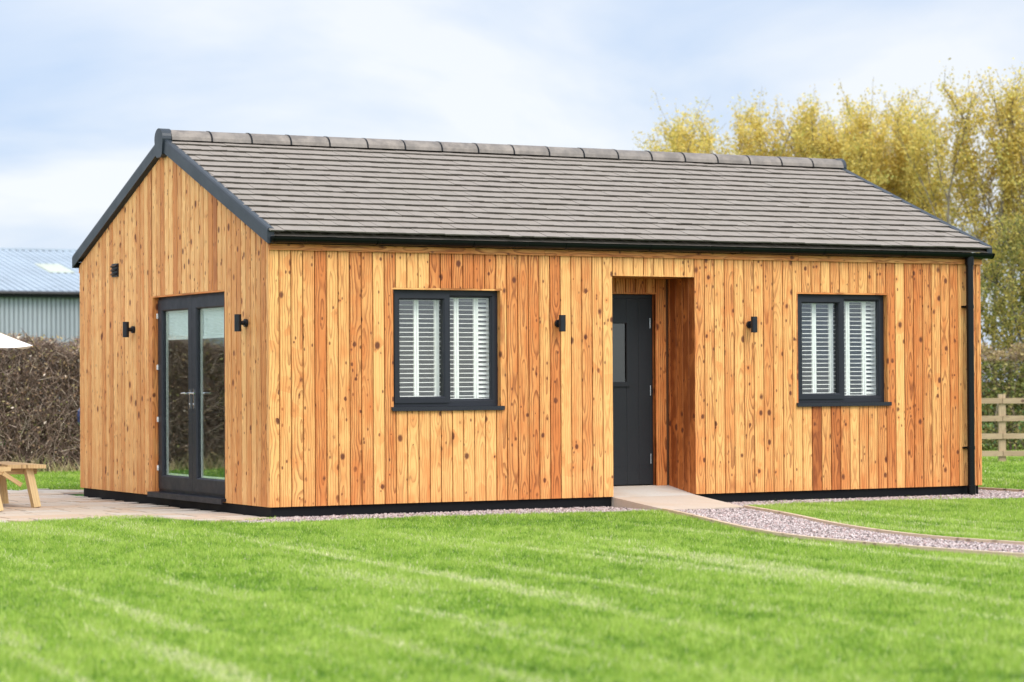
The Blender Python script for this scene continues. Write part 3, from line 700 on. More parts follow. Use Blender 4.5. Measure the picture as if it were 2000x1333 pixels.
# ---- fascia, roof tiles, verge, ridge
for wall, nm in ((front, 0), (back, 1)):
    m = MB(); P0, P1 = .0, L
    k = [0, 3.1, 6.3, L]
    for a, b in zip(k[:-1], k[1:]):
        P = [wall.p(s, z, n) for z in (ZF+.001, ZF+.062) for s, n in ((a+.002, .024), (b-.002, .024), (b-.002, .0015), (a+.002, .0015))]
        c = rc(.65, .05); m.hexa(P, c, lambda q: (q[2]-2.68, q[0]))
    m.build('fascia_board', M_WOOD, house)
    m = MB(); wbox(m, wall, -.01, L+.01, ZF+.0630, ZF+.13, .001, .028); m.build('eaves_board', M_BLACK, house)
EY = .135                       # eaves overhang of the tiles
def roofz(y): return 2.722+.128+SL*(y+.084)     # tile surface line for the front slope
def roof_side(sign):
    """sign 1: front slope (y from -EY up to WD/2), -1: mirrored back slope"""
    m = MB(); dy = lambda y: y if sign > 0 else WD-y
    cs = math.cos(math.atan(SL)); nv = Vector((0, -SL*sign, 1)).normalized()
    total = (WD/2+EY-.045)/cs; nrow = 16; gauge = total/nrow; tw = .1475; x0, x1 = -.035, L+.05
    r = random.Random(33+sign)
    for i in range(nrow):
        d0 = i*gauge; d1 = min((i+1)*gauge+.055, total+.03)
        sh = (i % 2)*tw/2+r.uniform(-.004, .004); x = x0-sh; drift = 0
        while x < x1:
            a, b = max(x, x0), min(x+tw-.003, x1)
            if b-a > .01:
                j = r.gauss(0, .0016); js = r.gauss(0, .0025); th = .014
                def P(xx, d, off): y = -EY+d*cs; return Vector((xx, dy(y), roofz(y)-.012))+nv*off
                lo, hi = .028+j, .004+j
                tl = r.gauss(0, .0008)
                p = [P(a, d0+js, lo-th), P(b, d0+js, lo-th), P(b, d1, hi-th*.6), P(a, d1, hi-th*.6), P(a, d0+js, lo+tl), P(b, d0+js, lo-tl), P(b, d1, hi), P(a, d1, hi)]
                if sign < 0: p = [p[1], p[0], p[3], p[2], p[5], p[4], p[7], p[6]]
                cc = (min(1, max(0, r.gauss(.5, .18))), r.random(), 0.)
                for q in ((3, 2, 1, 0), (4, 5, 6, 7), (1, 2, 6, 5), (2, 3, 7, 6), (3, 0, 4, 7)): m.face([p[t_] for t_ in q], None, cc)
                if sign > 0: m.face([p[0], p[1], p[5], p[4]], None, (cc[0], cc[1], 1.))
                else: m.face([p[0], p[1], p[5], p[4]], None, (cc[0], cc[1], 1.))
            x += tw
    u = []
    ya, yb = -EY+.03, WD/2
    m.face([(x0+.02, dy(ya), roofz(ya)-.055), (x1-.02, dy(ya), roofz(ya)-.055), (x1-.02, dy(yb), roofz(yb)-.055), (x0+.02, dy(yb), roofz(yb)-.055)], None, (.0, .0, .0))
    return m.build('roof', M_TILE, house)
roof_f = roof_side(1); roof_b = roof_side(-1)
# verge trims: face board plus top flange with a rolled lip
def verge(xo, sgn, side):
    m = MB(); dy = (lambda y: y) if side > 0 else (lambda y: WD-y)
    y0, y1 = -.098, WD/2+.0
    prof = [(0, -.002), (0, .118), (.006, .140), (.020, .150), (.075, .142), (.080, .128), (.070, .126), (.022, .134), (.010, .118), (.010, -.002)]
    A_, B_ = [], []
    for (dx, dz) in prof:
        A_.append((xo+dx*sgn, dy(y0), 2.722+(y0+.084)*SL+dz)); B_.append((xo+dx*sgn, dy(y1), 2.722+(y1+.084)*SL+dz))
    n = len(prof)
    for i in range(n): j = (i+1) % n; m.face([A_[i], A_[j], B_[j], B_[i]])
    m.face(A_); m.face(B_[::-1])
    z = 2.722+(y0+.084)*SL
    m.hexa([(xo+.011*sgn, dy(y0), z-.002), (xo+.078*sgn, dy(y0), z-.002), (xo+.078*sgn, dy(y0+.006), z-.002), (xo+.011*sgn, dy(y0+.006), z-.002), (xo+.011*sgn, dy(y0), z+.125), (xo+.078*sgn, dy(y0), z+.125), (xo+.078*sgn, dy(y0+.006), z+.125), (xo+.011*sgn, dy(y0+.006), z+.125)])
    m.build('verge_trim', M_BARGE, house)
for xo, sg in ((-.055, 1), (L+.090, -1)):
    for sd in (1, -1): verge(xo, sg, sd)
# ridge caps
ZR = roofz(WD/2)-.03; m = MB(); nt_ = 19; x0, x1 = .03, L+.06; r = random.Random(3)
xs = [x0+(x1-x0)*i/nt_ for i in range(nt_+1)]
def arc(x, R0, zo=0, n=10): return [(x, WD/2+math.cos(math.pi*(k/n))*R0*-1.18, ZR+zo+math.sin(math.pi*(k/n))*R0) for k in range(n+1)]
for i in range(nt_):
    a, b = xs[i], xs[i+1]; c = (r.random(), r.random(), 0); dz = r.uniform(-.003, .003)
    A_, B_ = arc(a+.004, .122, dz), arc(b-.012, .122, dz)
    for k in range(10): m.face([A_[k], B_[k], B_[k+1], A_[k+1]], None, c)
    A2, B2 = arc(a+.004, .112, dz), arc(b-.012, .112, dz)
    for k in range(10): m.face([A_[k+1], A2[k+1], A2[k], A_[k]], None, c); m.face([B_[k], B2[k], B2[k+1], B_[k+1]], None, c)
m.build('ridge_cap', M_RIDGE, roof_f, smooth=True)
for i in range(1, nt_):
    m = MB(); A_, B_ = arc(xs[i]-.013, .126), arc(xs[i]+.005, .126); A2, B2 = arc(xs[i]-.013, .110), arc(xs[i]+.005, .110)
    for k in range(10): m.face([A_[k], B_[k], B_[k+1], A_[k+1]]); m.face([A_[k+1], A2[k+1], A2[k], A_[k]]); m.face([B_[k], B2[k], B2[k+1], B_[k+1]])
    m.build('ridge_union', M_BLACK, roof_f, smooth=True)
for xo, sg in ((-.072, 1), (L+.107, -1)):
    m = MB(); pf = []
    R0 = .120
    for k in range(13): t = math.pi*k/12; pf.append((WD/2-math.cos(t)*R0*1.05, ZR+.012+math.sin(t)*R0))
    pf += [(WD/2+.095, ZR-.155), (WD/2+.06, ZR-.185), (WD/2-.06, ZR-.185), (WD/2-.095, ZR-.155)]
    A_ = [(xo, y, z) for y, z in pf]; B_ = [(xo+.115*sg, y, z if z > ZR-.02 else z) for y, z in pf]; n = len(pf)
    m.face(A_ if sg < 0 else A_[::-1])
    for i in range(n): j = (i+1) % n; m.face([A_[i], A_[j], B_[j], B_[i]])
    for k in range(12):      # closed back so that it reads as a solid cap
        pass
    m.build('ridge_end_cap', M_BARGE, house, smooth=True, bevel=.004)

# gutters with brackets, downpipe
def gutter(wall, xs_):
    m = MB(); n = 9; a0, a1 = -.02, L+.085; R0 = .056; nc, zc = .088, 2.778
    pf = [(nc+math.cos(math.pi+math.pi*k/n)*R0, zc+math.sin(math.pi+math.pi*k/n)*R0*1.1) for k in range(n+1)]
    pi = [(nc+math.cos(math.pi+math.pi*k/n)*(R0-.005), zc+math.sin(math.pi+math.pi*k/n)*(R0*1.1-.005)) for k in range(n+1)][::-1]
    pf += pi; N_ = len(pf)
    A_ = [wall.p(a0, z, q) for q, z in pf]; B_ = [wall.p(a1, z, q) for q, z in pf]
    for i in range(N_): j = (i+1) % N_; m.face([A_[i], B_[i], B_[j], A_[j]])
    for a in (a0, a1-.006):
        D = [(nc+math.cos(math.pi+math.pi*k/n)*(R0+.004), zc+math.sin(math.pi+math.pi*k/n)*(R0*1.1+.004)) for k in range(n+1)]
        E_ = [wall.p(a, z, q) for q, z in D]; F_ = [wall.p(a+.010, z, q) for q, z in D]
        m.face(E_); m.face(F_[::-1])
        for i in range(len(D)-1): m.face([E_[i], F_[i], F_[i+1], E_[i+1]])
    go = m.build('gutter', M_BLACK, house, smooth=True)
    for x in xs_:
        m = MB(); D = [(nc+math.cos(math.pi+math.pi*k/n)*(R0+.006), zc+math.sin(math.pi+math.pi*k/n)*(R0*1.1+.006)) for k in range(n+1)]
        E_ = [wall.p(x-.016, z, q) for q, z in D]; F_ = [wall.p(x+.016, z, q) for q, z in D]
        m.face(E_); m.face(F_[::-1])
        for i in range(len(D)-1): m.face([E_[i], F_[i], F_[i+1], E_[i+1]])
        wbox(m, wall, x-.014, x+.014, 2.712, 2.745, .0285, .07)
        m.build('gutter_bracket', M_BLACK, go)
    return go
gutter(front, [.03, 1.144, 2.231, 3.314, 4.34, 5.496, 6.591, 7.699]); gutter(back, [.5, 3, 5.5, 8])
m = MB(); px, py = 8.622, -.082
m.tube([(px, py, .02), (px, py, 2.70)], .042, 4 if False else 16)
m.tube([(px, py, 2.64), (px, py, 2.74)], .050, 16); m.tube([(px, py, .0), (px, py, .13)], .048, 16)
dp = m.build('downpipe', M_BLACK, house, smooth=True)
for z in (.555, 2.165):
    m = MB(); m.tube([(px, py, z-.02), (px, py, z+.02)], .047, 16); m.box((px-.062, -.03, z-.011), (px+.062, -.002, z+.011)); m.build('pipe_clip', M_BLACK, dp)

# wall lights and vent
def wlight(wall, a, z):
    m = MB(); m.tube([wall.p(a, z, .0), wall.p(a, z, .030)], .040, 20); m.tube([wall.p(a, z, .030), wall.p(a, z, .066)], .022, 14)
    o = m.build('wall_light', M_LAMP, house, smooth=True, bevel=.002)
    c = MB(); n = 22; p = wall.p(a, z, .098); R0 = .0355
    def ring(r_, zz): return [(p.x+math.cos(2*math.pi*k/n)*r_, p.y+math.sin(2*math.pi*k/n)*r_, z+zz) for k in range(n)]
    rs = [ring(.028, -.072), ring(.028, -.086), ring(R0, -.086), ring(R0, .0), ring(R0-.001, .001), ring(R0, .003), ring(R0, .086), ring(.028, .086), ring(.028, .072)]
    for A_, B_ in zip(rs[:-1], rs[1:]):
        for k in range(n): j = (k+1) % n; c.face([A_[k], A_[j], B_[j], B_[k]])
    c.build('lamp_shade', M_LAMP, o, smooth=True)
    for q in (ring(.028, -.073)[::-1], ring(.028, .073)): l = MB(); l.face(q); l.build('lens', M_LENS, o)
for w_, a in ((front, 3.262), (front, 5.656), (gab, .555), (gab, 3.835)): wlight(w_, a, 1.945)
m = MB(); wbox(m, gab, 4.335, 4.527, 2.556, 2.706, .001, .018)
for i in range(3):
    z = 2.572+i*.045; m.hexa([gab.p(4.348, z, .018), gab.p(4.514, z, .018), gab.p(4.514, z+.006, .042), gab.p(4.348, z+.006, .042), gab.p(4.348, z+.034, .018), gab.p(4.514, z+.034, .018), gab.p(4.514, z+.012, .044), gab.p(4.348, z+.012, .044)])
m.build('vent', M_LAMP, house, bevel=.002)

# a dark leafy houseplant in a pot behind the french doors
def leaves(n, pos, size, C, up=.3):
    """random leaf quads (two triangles folded) at pos (n,3)"""
    a = nr.normal(0, 1, (n, 3)); a[:, 2] *= .8; a /= np.linalg.norm(a, axis=1)[:, None]; b = nr.normal(0, 1, (n, 3)); b -= (a*b).sum(1)[:, None]*a; b /= np.linalg.norm(b, axis=1)[:, None]
    s = (size*nr.uniform(.6, 1.35, n))[:, None]
    v = np.stack([pos-a*s*.5, pos+b*s*.30, pos+a*s*.5, pos-b*s*.30], 1); return v
def leaf_obj(name, pos, size, col, mat, parent):
    n = len(pos); v = leaves(n, pos, size, None); Fc = np.arange(n*4).reshape(n, 4); return np_mesh(name, v.reshape(-1, 3), Fc, col, mat, parent, 4)
pp = (1.15, 3.55, .19)
pe = empty('potted_plant', pp, 'tall dark leafy houseplant seen through the right pane of the glazed doors', 'plant')
m = MB(); m.tube([(0, 0, 0), (0, 0, .30)], [.14, .18], 18); m.build('pot', M_PLINTH, pe, smooth=True)
m = MB()
for k in range(5):
    a = k*1.3; m.tube([(0, 0, .28), (math.cos(a)*.06, math.sin(a)*.06, .8), (math.cos(a)*.16, math.sin(a)*.16, 1.5)], [.012, .010, .006], 5)
m.build('stem', M_BARKD, pe)
t = nr.random(900); ang = nr.uniform(0, 6.28, 900); rad = nr.uniform(.02, .27, 900)*(.5+np.sin(t*3.1)*.6)
leaf_obj('foliage', np.c_[np.cos(ang)*rad, np.sin(ang)*rad, .45+t*1.25], .12, np.c_[nr.random((900, 3))], M_LEAFD, pe)

# ------------------------------------------------------------------ round picnic bench set with parasol
tb = empty('picnic_table', (-2.50, 3.86, .021), 'round pine picnic table on splayed legs with bench seats around it on the patio', 'picnic table')
def tb_bench(k):
    a = k*math.pi/2; ca, sa = math.cos(a), math.sin(a); rot = lambda x, y, z: (x*ca-y*sa, x*sa+y*ca, z)
    m = MB()
    for r0, r1, h0, h1 in ((.90, 1.075, .50, .60), (1.085, 1.26, .61, .70)):
        zt = .462; P = [rot(r0, -h0, zt-.04), rot(r1, -h1, zt-.04), rot(r1, h1, zt-.04), rot(r0, h0, zt-.04), rot(r0, -h0, zt), rot(r1, -h1, zt), rot(r1, h1, zt), rot(r0, h0, zt)]
        c = rc(.3); m.hexa(P, c, lambda q: (q[0]*ca+q[1]*sa-1.0, -q[0]*sa+q[1]*ca))
    s = m.build('seat', M_TABLE, tb, bevel=.008)
    for sd in (-1, 1):
        l = MB(); l.bar(rot(1.12, sd*.50, .425), rot(1.19, sd*.58, .0), .075, .11, up=rot(0, 1, 0), c=rc(.25)); l.build('leg', M_TABLE, tb, bevel=.005)
        l = MB(); l.bar(rot(.35, sd*.42, .40), rot(1.24, sd*.42, .40), .04, .09, c=rc(.3)); l.build('bearer', M_TABLE, tb, bevel=.005)
        l = MB(); l.bar(rot(.86, sd*.46, .37), rot(1.06, sd*.46, .24), .03, .045, c=rc(.3)); l.build('brace', M_TABLE, tb, bevel=.004)
for k in range(4): tb_bench(k)
m = MB()
for i in range(8):
    y0 = -.52+i*.132; y1 = y0+.122; h = lambda y: math.sqrt(max(.56**2-y*y, .01))*.98
    P = [(-h(y0), y0, .70), (h(y0), y0, .70), (h(y1), y1, .70), (-h(y1), y1, .70), (-h(y0), y0, .742), (h(y0), y0, .742), (h(y1), y1, .742), (-h(y1), y1, .742)]
    m.hexa(P, rc(.35), lambda q: (q[1]-(y0+y1)/2, q[0]))
m.build('tabletop', M_TABLE, tb, bevel=.006)
for sx in (-1, 1):
    for sy in (-1, 1):
        l = MB(); l.bar((sx*.30, sy*.30, .70), (sx*.50, sy*.50, 0), .05, .095, up=(1, 1, 0), c=rc(.3)); l.build('leg', M_TABLE, tb, bevel=.005)
ps = empty('parasol', (-2.50, 3.86, .021), 'cream canvas parasol standing through the picnic table', 'parasol')
m = MB(); n = 8; rim = []; R0 = 1.30
for k in range(n): a = 2*math.pi*k/n-math.radians(28.4); rim.append(Vector((math.cos(a)*R0, math.sin(a)*R0, 1.735)))
top = Vector((0, 0, 2.30))
sub = 6
for k in range(n):
    a, b = rim[k], rim[(k+1) % n]
    for i in range(sub):
        t0, t1 = i/sub, (i+1)/sub
        q = lambda t, u: (top*(1-t)+(a*(1-u)+b*u)*t)-Vector((0, 0, math.sin(math.pi*t)*.02+math.sin(math.pi*u)*.03*t))
        for j in range(4): u0, u1 = j/4, (j+1)/4; m.face([q(t0, u0), q(t1, u0), q(t1, u1), q(t0, u1)])
o = m.build('canopy', M_PARASOL, ps, smooth=False); sd_ = o.modifiers.new('s', 'SOLIDIFY'); sd_.thickness = .004
m = MB(); m.tube([(0, 0, .05), (0, 0, 2.34)], .022, 12); m.build('pole', M_TABLE, ps)
for k in range(n): m = MB(); m.tube([top-Vector((0, 0, .04)), rim[k]-Vector((0, 0, .012))], .009, 6); m.build('rib', M_TABLE, ps)
m = MB(); m.tube([(0, 0, 0), (0, 0, .07)], .24, 24); m.build('base', M_PLINTH, ps)

# kettle barbecue half hidden behind the far corner
bq = empty('kettle_barbecue', (.84, 7.55, .0), 'dark blue kettle barbecue peeping out behind the far left corner of the house', 'barbecue')
def lathe(m, prof, n=24):
    rs = [[(math.cos(2*math.pi*k/n)*r_, math.sin(2*math.pi*k/n)*r_, z) for k in range(n)] for r_, z in prof]
    for A_, B_ in zip(rs[:-1], rs[1:]):
        for k in range(n): j = (k+1) % n; m.face([A_[k], A_[j], B_[j], B_[k]])
m = MB(); lathe(m, [(.02, 1.13), (.10, 1.115), (.19, 1.065), (.235, 1.0), (.245, .93)]); m.build('lid', M_BLUE, bq, smooth=True)
m = MB(); lathe(m, [(.24, .925), (.235, .86), (.18, .76), (.08, .70), (.01, .69)]); m.build('bowl', M_BLUE, bq, smooth=True)
for k in range(3):
    a = k*2.09+.5; m = MB(); m.tube([(math.cos(a)*.12, math.sin(a)*.12, .76), (math.cos(a)*.15, math.sin(a)*.15, 0)], .011, 8); m.build('leg', M_STEEL, bq)

# ------------------------------------------------------------------ hedges
def twigs(n, P0, P1, r0, r1):
    """n thin triangular-prism twigs from P0 to P1"""
    d = P1-P0; d /= np.linalg.norm(d, axis=1)[:, None]; a = nr.normal(0, 1, (n, 3)); a -= (a*d).sum(1)[:, None]*d; a /= np.linalg.norm(a, axis=1)[:, None]; b = np.cross(d, a)
    V = []
    for P, r in ((P0, r0), (P1, r1)):
        for k in range(3): t = 2*np.pi*k/3; V.append(P+(a*math.cos(t)+b*math.sin(t))*(r[:, None] if hasattr(r, '__len__') else r))
    V = np.stack(V, 1); f = np.array([(0, 1, 4, 3), (1, 2, 5, 4), (2, 0, 3, 5)]); return V.reshape(-1, 3), ((np.arange(n)*6)[:, None, None]+f[None]).reshape(-1, 4)
def hedge(name, label, x0, x1, y0, depth, h, ntw, nlf, leafmat, lsize, lcolf, brown=.5, kind_twig=M_TWIG, straw=True, ang=0):
    e = empty(name, (x0, y0, 0), label, 'hedge', rz=ang); Lh = x1-x0
    x = nr.uniform(0, Lh, ntw); y = nr.uniform(0, depth, ntw); z = h*nr.random(ntw)**1.0
    top = h*(.96+.02*np.sin(x*1.7)+.10*(vnoise(x*2.2, x*0+3, 2)-.5)+.08*(vnoise(x*7, x*0+9, 4)-.5)); z = np.minimum(z, top-.04)
    P0 = np.c_[x, y, z]; dr = nr.normal(0, 1, (ntw, 3)); dr[:, 2] = np.abs(dr[:, 2])*.9+.25; dr /= np.linalg.norm(dr, axis=1)[:, None]; ln = nr.uniform(.08, .34, ntw)
    P1 = P0+dr*ln[:, None]; P1[:, 2] = np.minimum(P1[:, 2], top+nr.uniform(-.12, .20, ntw)*(nr.random(ntw)**.5)); P1[:, 1] = np.clip(P1[:, 1], -.06, depth+.06)
    V, Fc = twigs(ntw, P0, P1, nr.uniform(.003, .007, ntw), .002); c = np.clip(nr.beta(1.3, 2.0, ntw), 0, 1)
    # stems from the ground
    ns_ = int(Lh*14); sx = nr.uniform(0, Lh, ns_); S0 = np.c_[sx, nr.uniform(.1, depth-.1, ns_), np.zeros(ns_)]; S1 = S0+np.c_[nr.normal(0, .25, ns_), nr.normal(0, .1, ns_), h*nr.uniform(.5, .95, ns_)]
    V2, F2 = twigs(ns_, S0, S1, nr.uniform(.012, .028, ns_), .006)
    V = np.concatenate([V, V2]); Fc = np.concatenate([Fc, F2+ntw*6]); c = np.r_[c, nr.uniform(.1, .7, ns_)]
    C = np.repeat(np.c_[c, nr.random(len(c)), c], 3, 0); np_mesh('branches', V, Fc, C, kind_twig, e, 4)
    t = nr.random(nlf); lx = nr.uniform(0, Lh, nlf); lz = h*(.99+.08*(vnoise(lx*2.2, lx*0+3, 2)-.5)+.08*(vnoise(lx*7, lx*0+9, 4)-.5))*t**.8; ly = nr.uniform(-.03, depth, nlf)
    leaf_obj('foliage', np.c_[lx, ly, lz], lsize, lcolf(lx, lz/h, nlf), leafmat, e)
    if straw:
        n = int(Lh*160); bx = nr.uniform(0, Lh, n); by = nr.uniform(-.28, .1, n); hh = nr.uniform(.08, .32, n)*(.5+.9*vnoise(bx*1.6, bx*0, 7)); la = nr.uniform(0, 6.28, n)
        v = np.stack([np.c_[bx-.006, by, 0*bx], np.c_[bx+.006, by, 0*bx], np.c_[bx+np.cos(la)*hh*.6, by+np.sin(la)*hh*.6, hh]], 1)
        np_mesh('dry_grass', v.reshape(-1, 3), np.arange(n*3).reshape(n, 3), nr.random((n, 3)), M_STRAW, e, 3)
    return e
def lc_left(x, t, n):
    c = nr.uniform(0, .55, n)+.12*(t > .8); c = np.where(nr.random(n) < .15*(t > .8)+.05, nr.uniform(.75, 1, n), c); g = (nr.random(n) < .22*(vnoise(x*1.5, t*3, 3) > .5)); c = np.where(g, nr.uniform(.58, .72, n), c)
    return np.c_[c, nr.random(n), nr.random(n)]
hedge('hawthorn_hedge', 'tall brown twiggy hedge nearly bare of leaves beyond the patio', -15, 5.5, 13.9, 1.3, 2.08, 190000, 85000, M_HLEAF, .05, lc_left)
def lc_right(x, t, n):
    c = np.where(t > .86, nr.uniform(.7, 1, n), nr.uniform(0, .75, n)); return np.c_[c, nr.random(n), nr.random(n)]
hedge('clipped_hedge', 'clipped green and brown hedge behind the post and rail fence', 17.0, 27.5, 14.9, 1.1, 1.93, 9000, 52000, M_HLEAFR, .075, lc_right, straw=False, ang=-R_(28.4))

# ------------------------------------------------------------------ post and rail fence (across the view on the right)
fa = -R_(28.4); fe = empty('post_and_rail_fence', (16.22, 8.63, 0), 'weathered wooden post and rail fence at the right edge of the far lawn', 'fence', rz=fa)
for k in range(-1, 4):
    m = MB(); m.box((k*1.83-.055, .0, 0), (k*1.83+.055, .09, 1.09), rc(.3)); m.build('post', M_FENCE, fe, bevel=.006)
for z in (.985, .705, .425, .150):
    m = MB(); 
    for k in range(-1, 3):
        m.box((k*1.83+.004, -.034, z-.043), ((k+1)*1.83-.004, -.002, z+.043), rc(.35), grain=0)
    m.build('rail', M_FENCE, fe, bevel=.004)

# ------------------------------------------------------------------ barn
BX0, BX1, BYF, BYR = -40, 58, 73.8, 83.8
bn = empty('metal_barn', (BX0, BYF, 0), 'long grey metal clad farm shed with pale ribbed roof beyond the hedge', 'barn')
def ribbed(m, pfun, x0, x1, pitch, duty, depth):
    x = x0
    while x < x1:
        a = [x, x+pitch*duty, x+pitch*duty+.02, x+pitch-.02, x+pitch]; o = [0, 0, -depth, -depth, 0]
        for i in range(4):
            A0, A1 = pfun(a[i], 0, o[i]), pfun(a[i], 1, o[i]); B0, B1 = pfun(a[i+1], 0, o[i+1]), pfun(a[i+1], 1, o[i+1]); m.face([A0, B0, B1, A1])
        x += pitch
ez, rz_ = 4.85, 7.05
m = MB(); ribbed(m, lambda x, t, o: (x-BX0, -o*1.0-0.0, t*ez), BX0, BX1, .19, .72, .09)
m.box((0, .1, 0), (BX1-BX0, .2, ez)); m.box((0, 20, 0), (BX1-BX0, 20.1, ez)); m.box((0, .2, 0), (.1, 20, ez)); m.box((BX1-BX0-.1, .2, 0), (BX1-BX0, 20, ez)); m.build('wall', M_BARNW, bn)
m = MB()
slp = (rz_-ez)/10.3
ribbed(m, lambda x, t, o: (x-BX0, -.3+t*10.3, ez+.12+t*(rz_-ez)+o), BX0-.3, BX1+.3, .30, .55, .07)
ribbed(m, lambda x, t, o: (x-BX0, 20.6-t*10.3, ez+.12+t*(rz_-ez)+o), BX0-.3, BX1+.3, .30, .55, .07)
W2 = BX1-BX0
for xx in (0, W2): m.face([(xx, 0, ez), (xx, 20, ez), (xx, 10, rz_)])
m.box((-.3, 9.8, rz_+.08), (W2+.3, 10.2, rz_+.16)); rb = m.build('roof', M_BARNR, bn)
def rl(xa, xb, ya, yb):
    m = MB(); z = lambda y: ez+.135+(y+.3)*slp; m.hexa([(xa-BX0, ya, z(ya)-.01), (xb-BX0, ya, z(ya)-.01), (xb-BX0, yb, z(yb)-.01), (xa-BX0, yb, z(yb)-.01), (xa-BX0, ya, z(ya)), (xb-BX0, ya, z(ya)), (xb-BX0, yb, z(yb)), (xa-BX0, yb, z(yb))]); m.build('rooflight', M_SKYL, rb)
for k in range(-3, 5): rl(23.2+k*4.1, 24.3+k*4.1, 4.1, 6.2)
m = MB(); m.tube([(-.3, -.38, ez+.03), (W2+.3, -.38, ez+.03)], .10, 8); m.build('gutter', M_BLACK, bn)
m = MB(); m.box((0, -.30, ez-.12), (W2, -.06, ez+.04)); m.build('eaves_board', M_BLACK, bn)

# ------------------------------------------------------------------ trees
def tree(name, label, loc, H, spread, seed, leafmat, barkmat, nleaf, lsize, upright=.75, lean=(0, 0), crown0=.18, group='yellowing trees behind the house', limbs=20, colf=None, fatten=1.0, cat='tree'):
    r = random.Random(seed); e = empty(name, loc, label, cat, group)
    tr = MB(); tips = []
    def limb(p, d, ln, rad, depth):
        pts = [p]; seg = 4; q = p.copy(); dd = d.copy()
        for i in range(seg):
            dd = (dd+Vector((r.gauss(0, .11), r.gauss(0, .11), r.gauss(.05*upright, .06)))).normalized(); q = q+dd*ln/seg; pts.append(q.copy())
        rr = [max(.004, rad*(1-.8*i/seg)) for i in range(seg+1)]
        tr.tube(pts, rr, 6 if depth == 0 else (4 if depth == 1 else 3), cap=False)
        if depth >= 1:
            for a, b in zip(pts[:-1], pts[1:]): tips.append((a, b, depth))
        return pts
    nst = 3 if H > 5 else 2; k = 0
    for s_ in range(nst):
        a = 2*math.pi*s_/nst+r.random(); base = Vector((math.cos(a)*.12, math.sin(a)*.12, 0)); d = Vector((math.cos(a)*.16*spread/2+lean[0], math.sin(a)*.16*spread/2+lean[1], 1)).normalized()
        pts = limb(base, d, H*(.86 if s_ else .93), .060*H/8*fatten, 0)
        for i in range(limbs//nst+1):
            t = crown0+(1-crown0)*(i+.5)/(limbs//nst+1); j = min(int(t*4), 3); p = pts[j].lerp(pts[j+1], t*4-j); a = r.uniform(0, 6.28)
            out_ = (1-upright)+.25; d2 = Vector((math.cos(a)*out_, math.sin(a)*out_, upright+.2)).normalized(); l2 = H*(.40*(1-t)+.13)*r.uniform(.7, 1.2)*(.6+.25*spread)
            p2 = limb(p, d2, l2, .030*H/8*fatten, 1)
            for m_ in range(6):
                t2 = r.uniform(.15, 1); j2 = min(int(t2*4), 3); pp_ = p2[j2].lerp(p2[j2+1], t2*4-j2); a = r.uniform(0, 6.28)
                d3 = Vector((math.cos(a)*.55, math.sin(a)*.55, upright*.9+r.gauss(.2, .3))).normalized(); limb(pp_, d3, l2*.42*r.uniform(.6, 1.2)+.25, .010*fatten, 2)
    zmax = max(max(v[2] for v in tr.v), .1); sc = H/zmax
    tr.v = [(v[0]*(.5+.5*sc), v[1]*(.5+.5*sc), v[2]*sc) for v in tr.v]
    tr.build('trunk', barkmat, e)
    ar = np.array([(*a, *b) for a, b, d in tips])*np.array([.5+.5*sc, .5+.5*sc, sc]*2); w = np.array([1.0 if d == 2 else .45 for a, b, d in tips]); clump = np.array([.15+r.random() for _ in tips])*w*np.array([max(.12, min(1, (H/sc*1.0-(a.z+b.z)/2)/(H/sc)*4.0)) for a, b, d in tips]); clump /= clump.sum()
    idx = nr.choice(len(tips), nleaf, p=clump); t = nr.random(nleaf)[:, None]; P = ar[idx, :3]*(1-t)+ar[idx, 3:]*t+nr.normal(0, .09, (nleaf, 3))
    cidx = nr.random(len(tips))[idx]; c = np.clip(.55*cidx+.45*nr.random(nleaf), 0, 1) if colf is None else colf(cidx, nleaf)
    leaf_obj('crown', P, lsize, np.c_[c, nr.uniform(.2, .9, nleaf), c], leafmat, e)
    return e
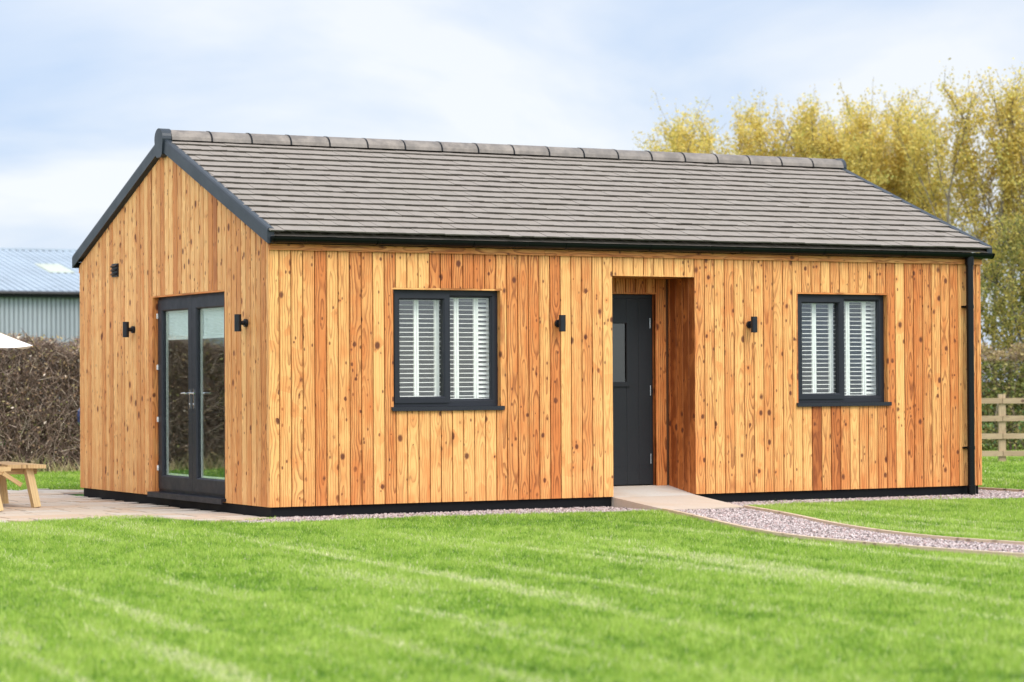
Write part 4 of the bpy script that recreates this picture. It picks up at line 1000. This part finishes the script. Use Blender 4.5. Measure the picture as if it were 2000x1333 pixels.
TR = [((25.78, 37.2, 0), 7.8, 1.5, 2600, 'sparse bare-topped small tree just showing over the middle of the ridge'),
      ((26.0, 34.8, 0), 7.9, 1.9, 19000, 'small yellow tree second from the left behind the roof ridge'),
      ((26.0, 32.6, 0), 8.0, 2.0, 30000, 'yellow tree behind the ridge with a rounded orange top'),
      ((25.9, 30.3, 0), 8.7, 2.0, 38000, 'tall yellow tree rising over the right part of the ridge'),
      ((27.0, 29.7, 0), 8.8, 2.1, 42000, 'feathery yellow tree above the last ridge tiles'),
      ((27.0, 27.4, 0), 8.6, 2.1, 42000, 'upright yellow tree directly over the right end of the ridge'),
      ((28.1, 26.8, 0), 8.6, 2.0, 38000, 'yellow tree above the middle of the sloping right verge'),
      ((27.8, 24.6, 0), 8.6, 1.9, 34000, 'tall slender yellow tree beside the lower verge with thin grey limbs'),
      ((28.8, 24.0, 0), 8.8, 1.9, 30000, 'yellow tree near the right edge of the picture, highest crown top'),
      ((28.6, 21.7, 0), 8.2, 1.7, 8000, 'half bare tree cut by the right edge of the picture')]
for i, (loc, H, sp, nl, lab) in enumerate(TR):
    tree('yellow_tree', lab, loc, H, sp, 100+i, M_LEAFY, M_BARK, nl, .070, upright=.86, limbs=27)
tree('yellow_tree', 'low bushy yellow tree behind the tall ones left of the verge', (33, 34, 0), 8.0, 2.3, 150, M_LEAFY, M_BARK, 34000, .07, upright=.8)
tree('yellow_tree', 'distant yellow tree filling the gap behind the ridge end', (31.5, 37, 0), 8.1, 2.3, 151, M_LEAFY, M_BARK, 34000, .07, upright=.8)
tree('spreading_tree', 'olive green tree with dark leaning limbs above the clipped hedge', (24.6, 17.2, 0), 5.0, 3.0, 160, M_LEAFO, M_BARKD, 30000, .065, upright=.42, lean=(-.05, .10), crown0=.12, group=None, limbs=26, fatten=2.0)
tree('holly_bush', 'dark evergreen bush just above the clipped hedge', (23.0, 19.5, 0), 2.6, 3.2, 170, M_LEAFD, M_BARKD, 9000, .09, upright=.4, crown0=.05, group=None, limbs=18, cat='bush')
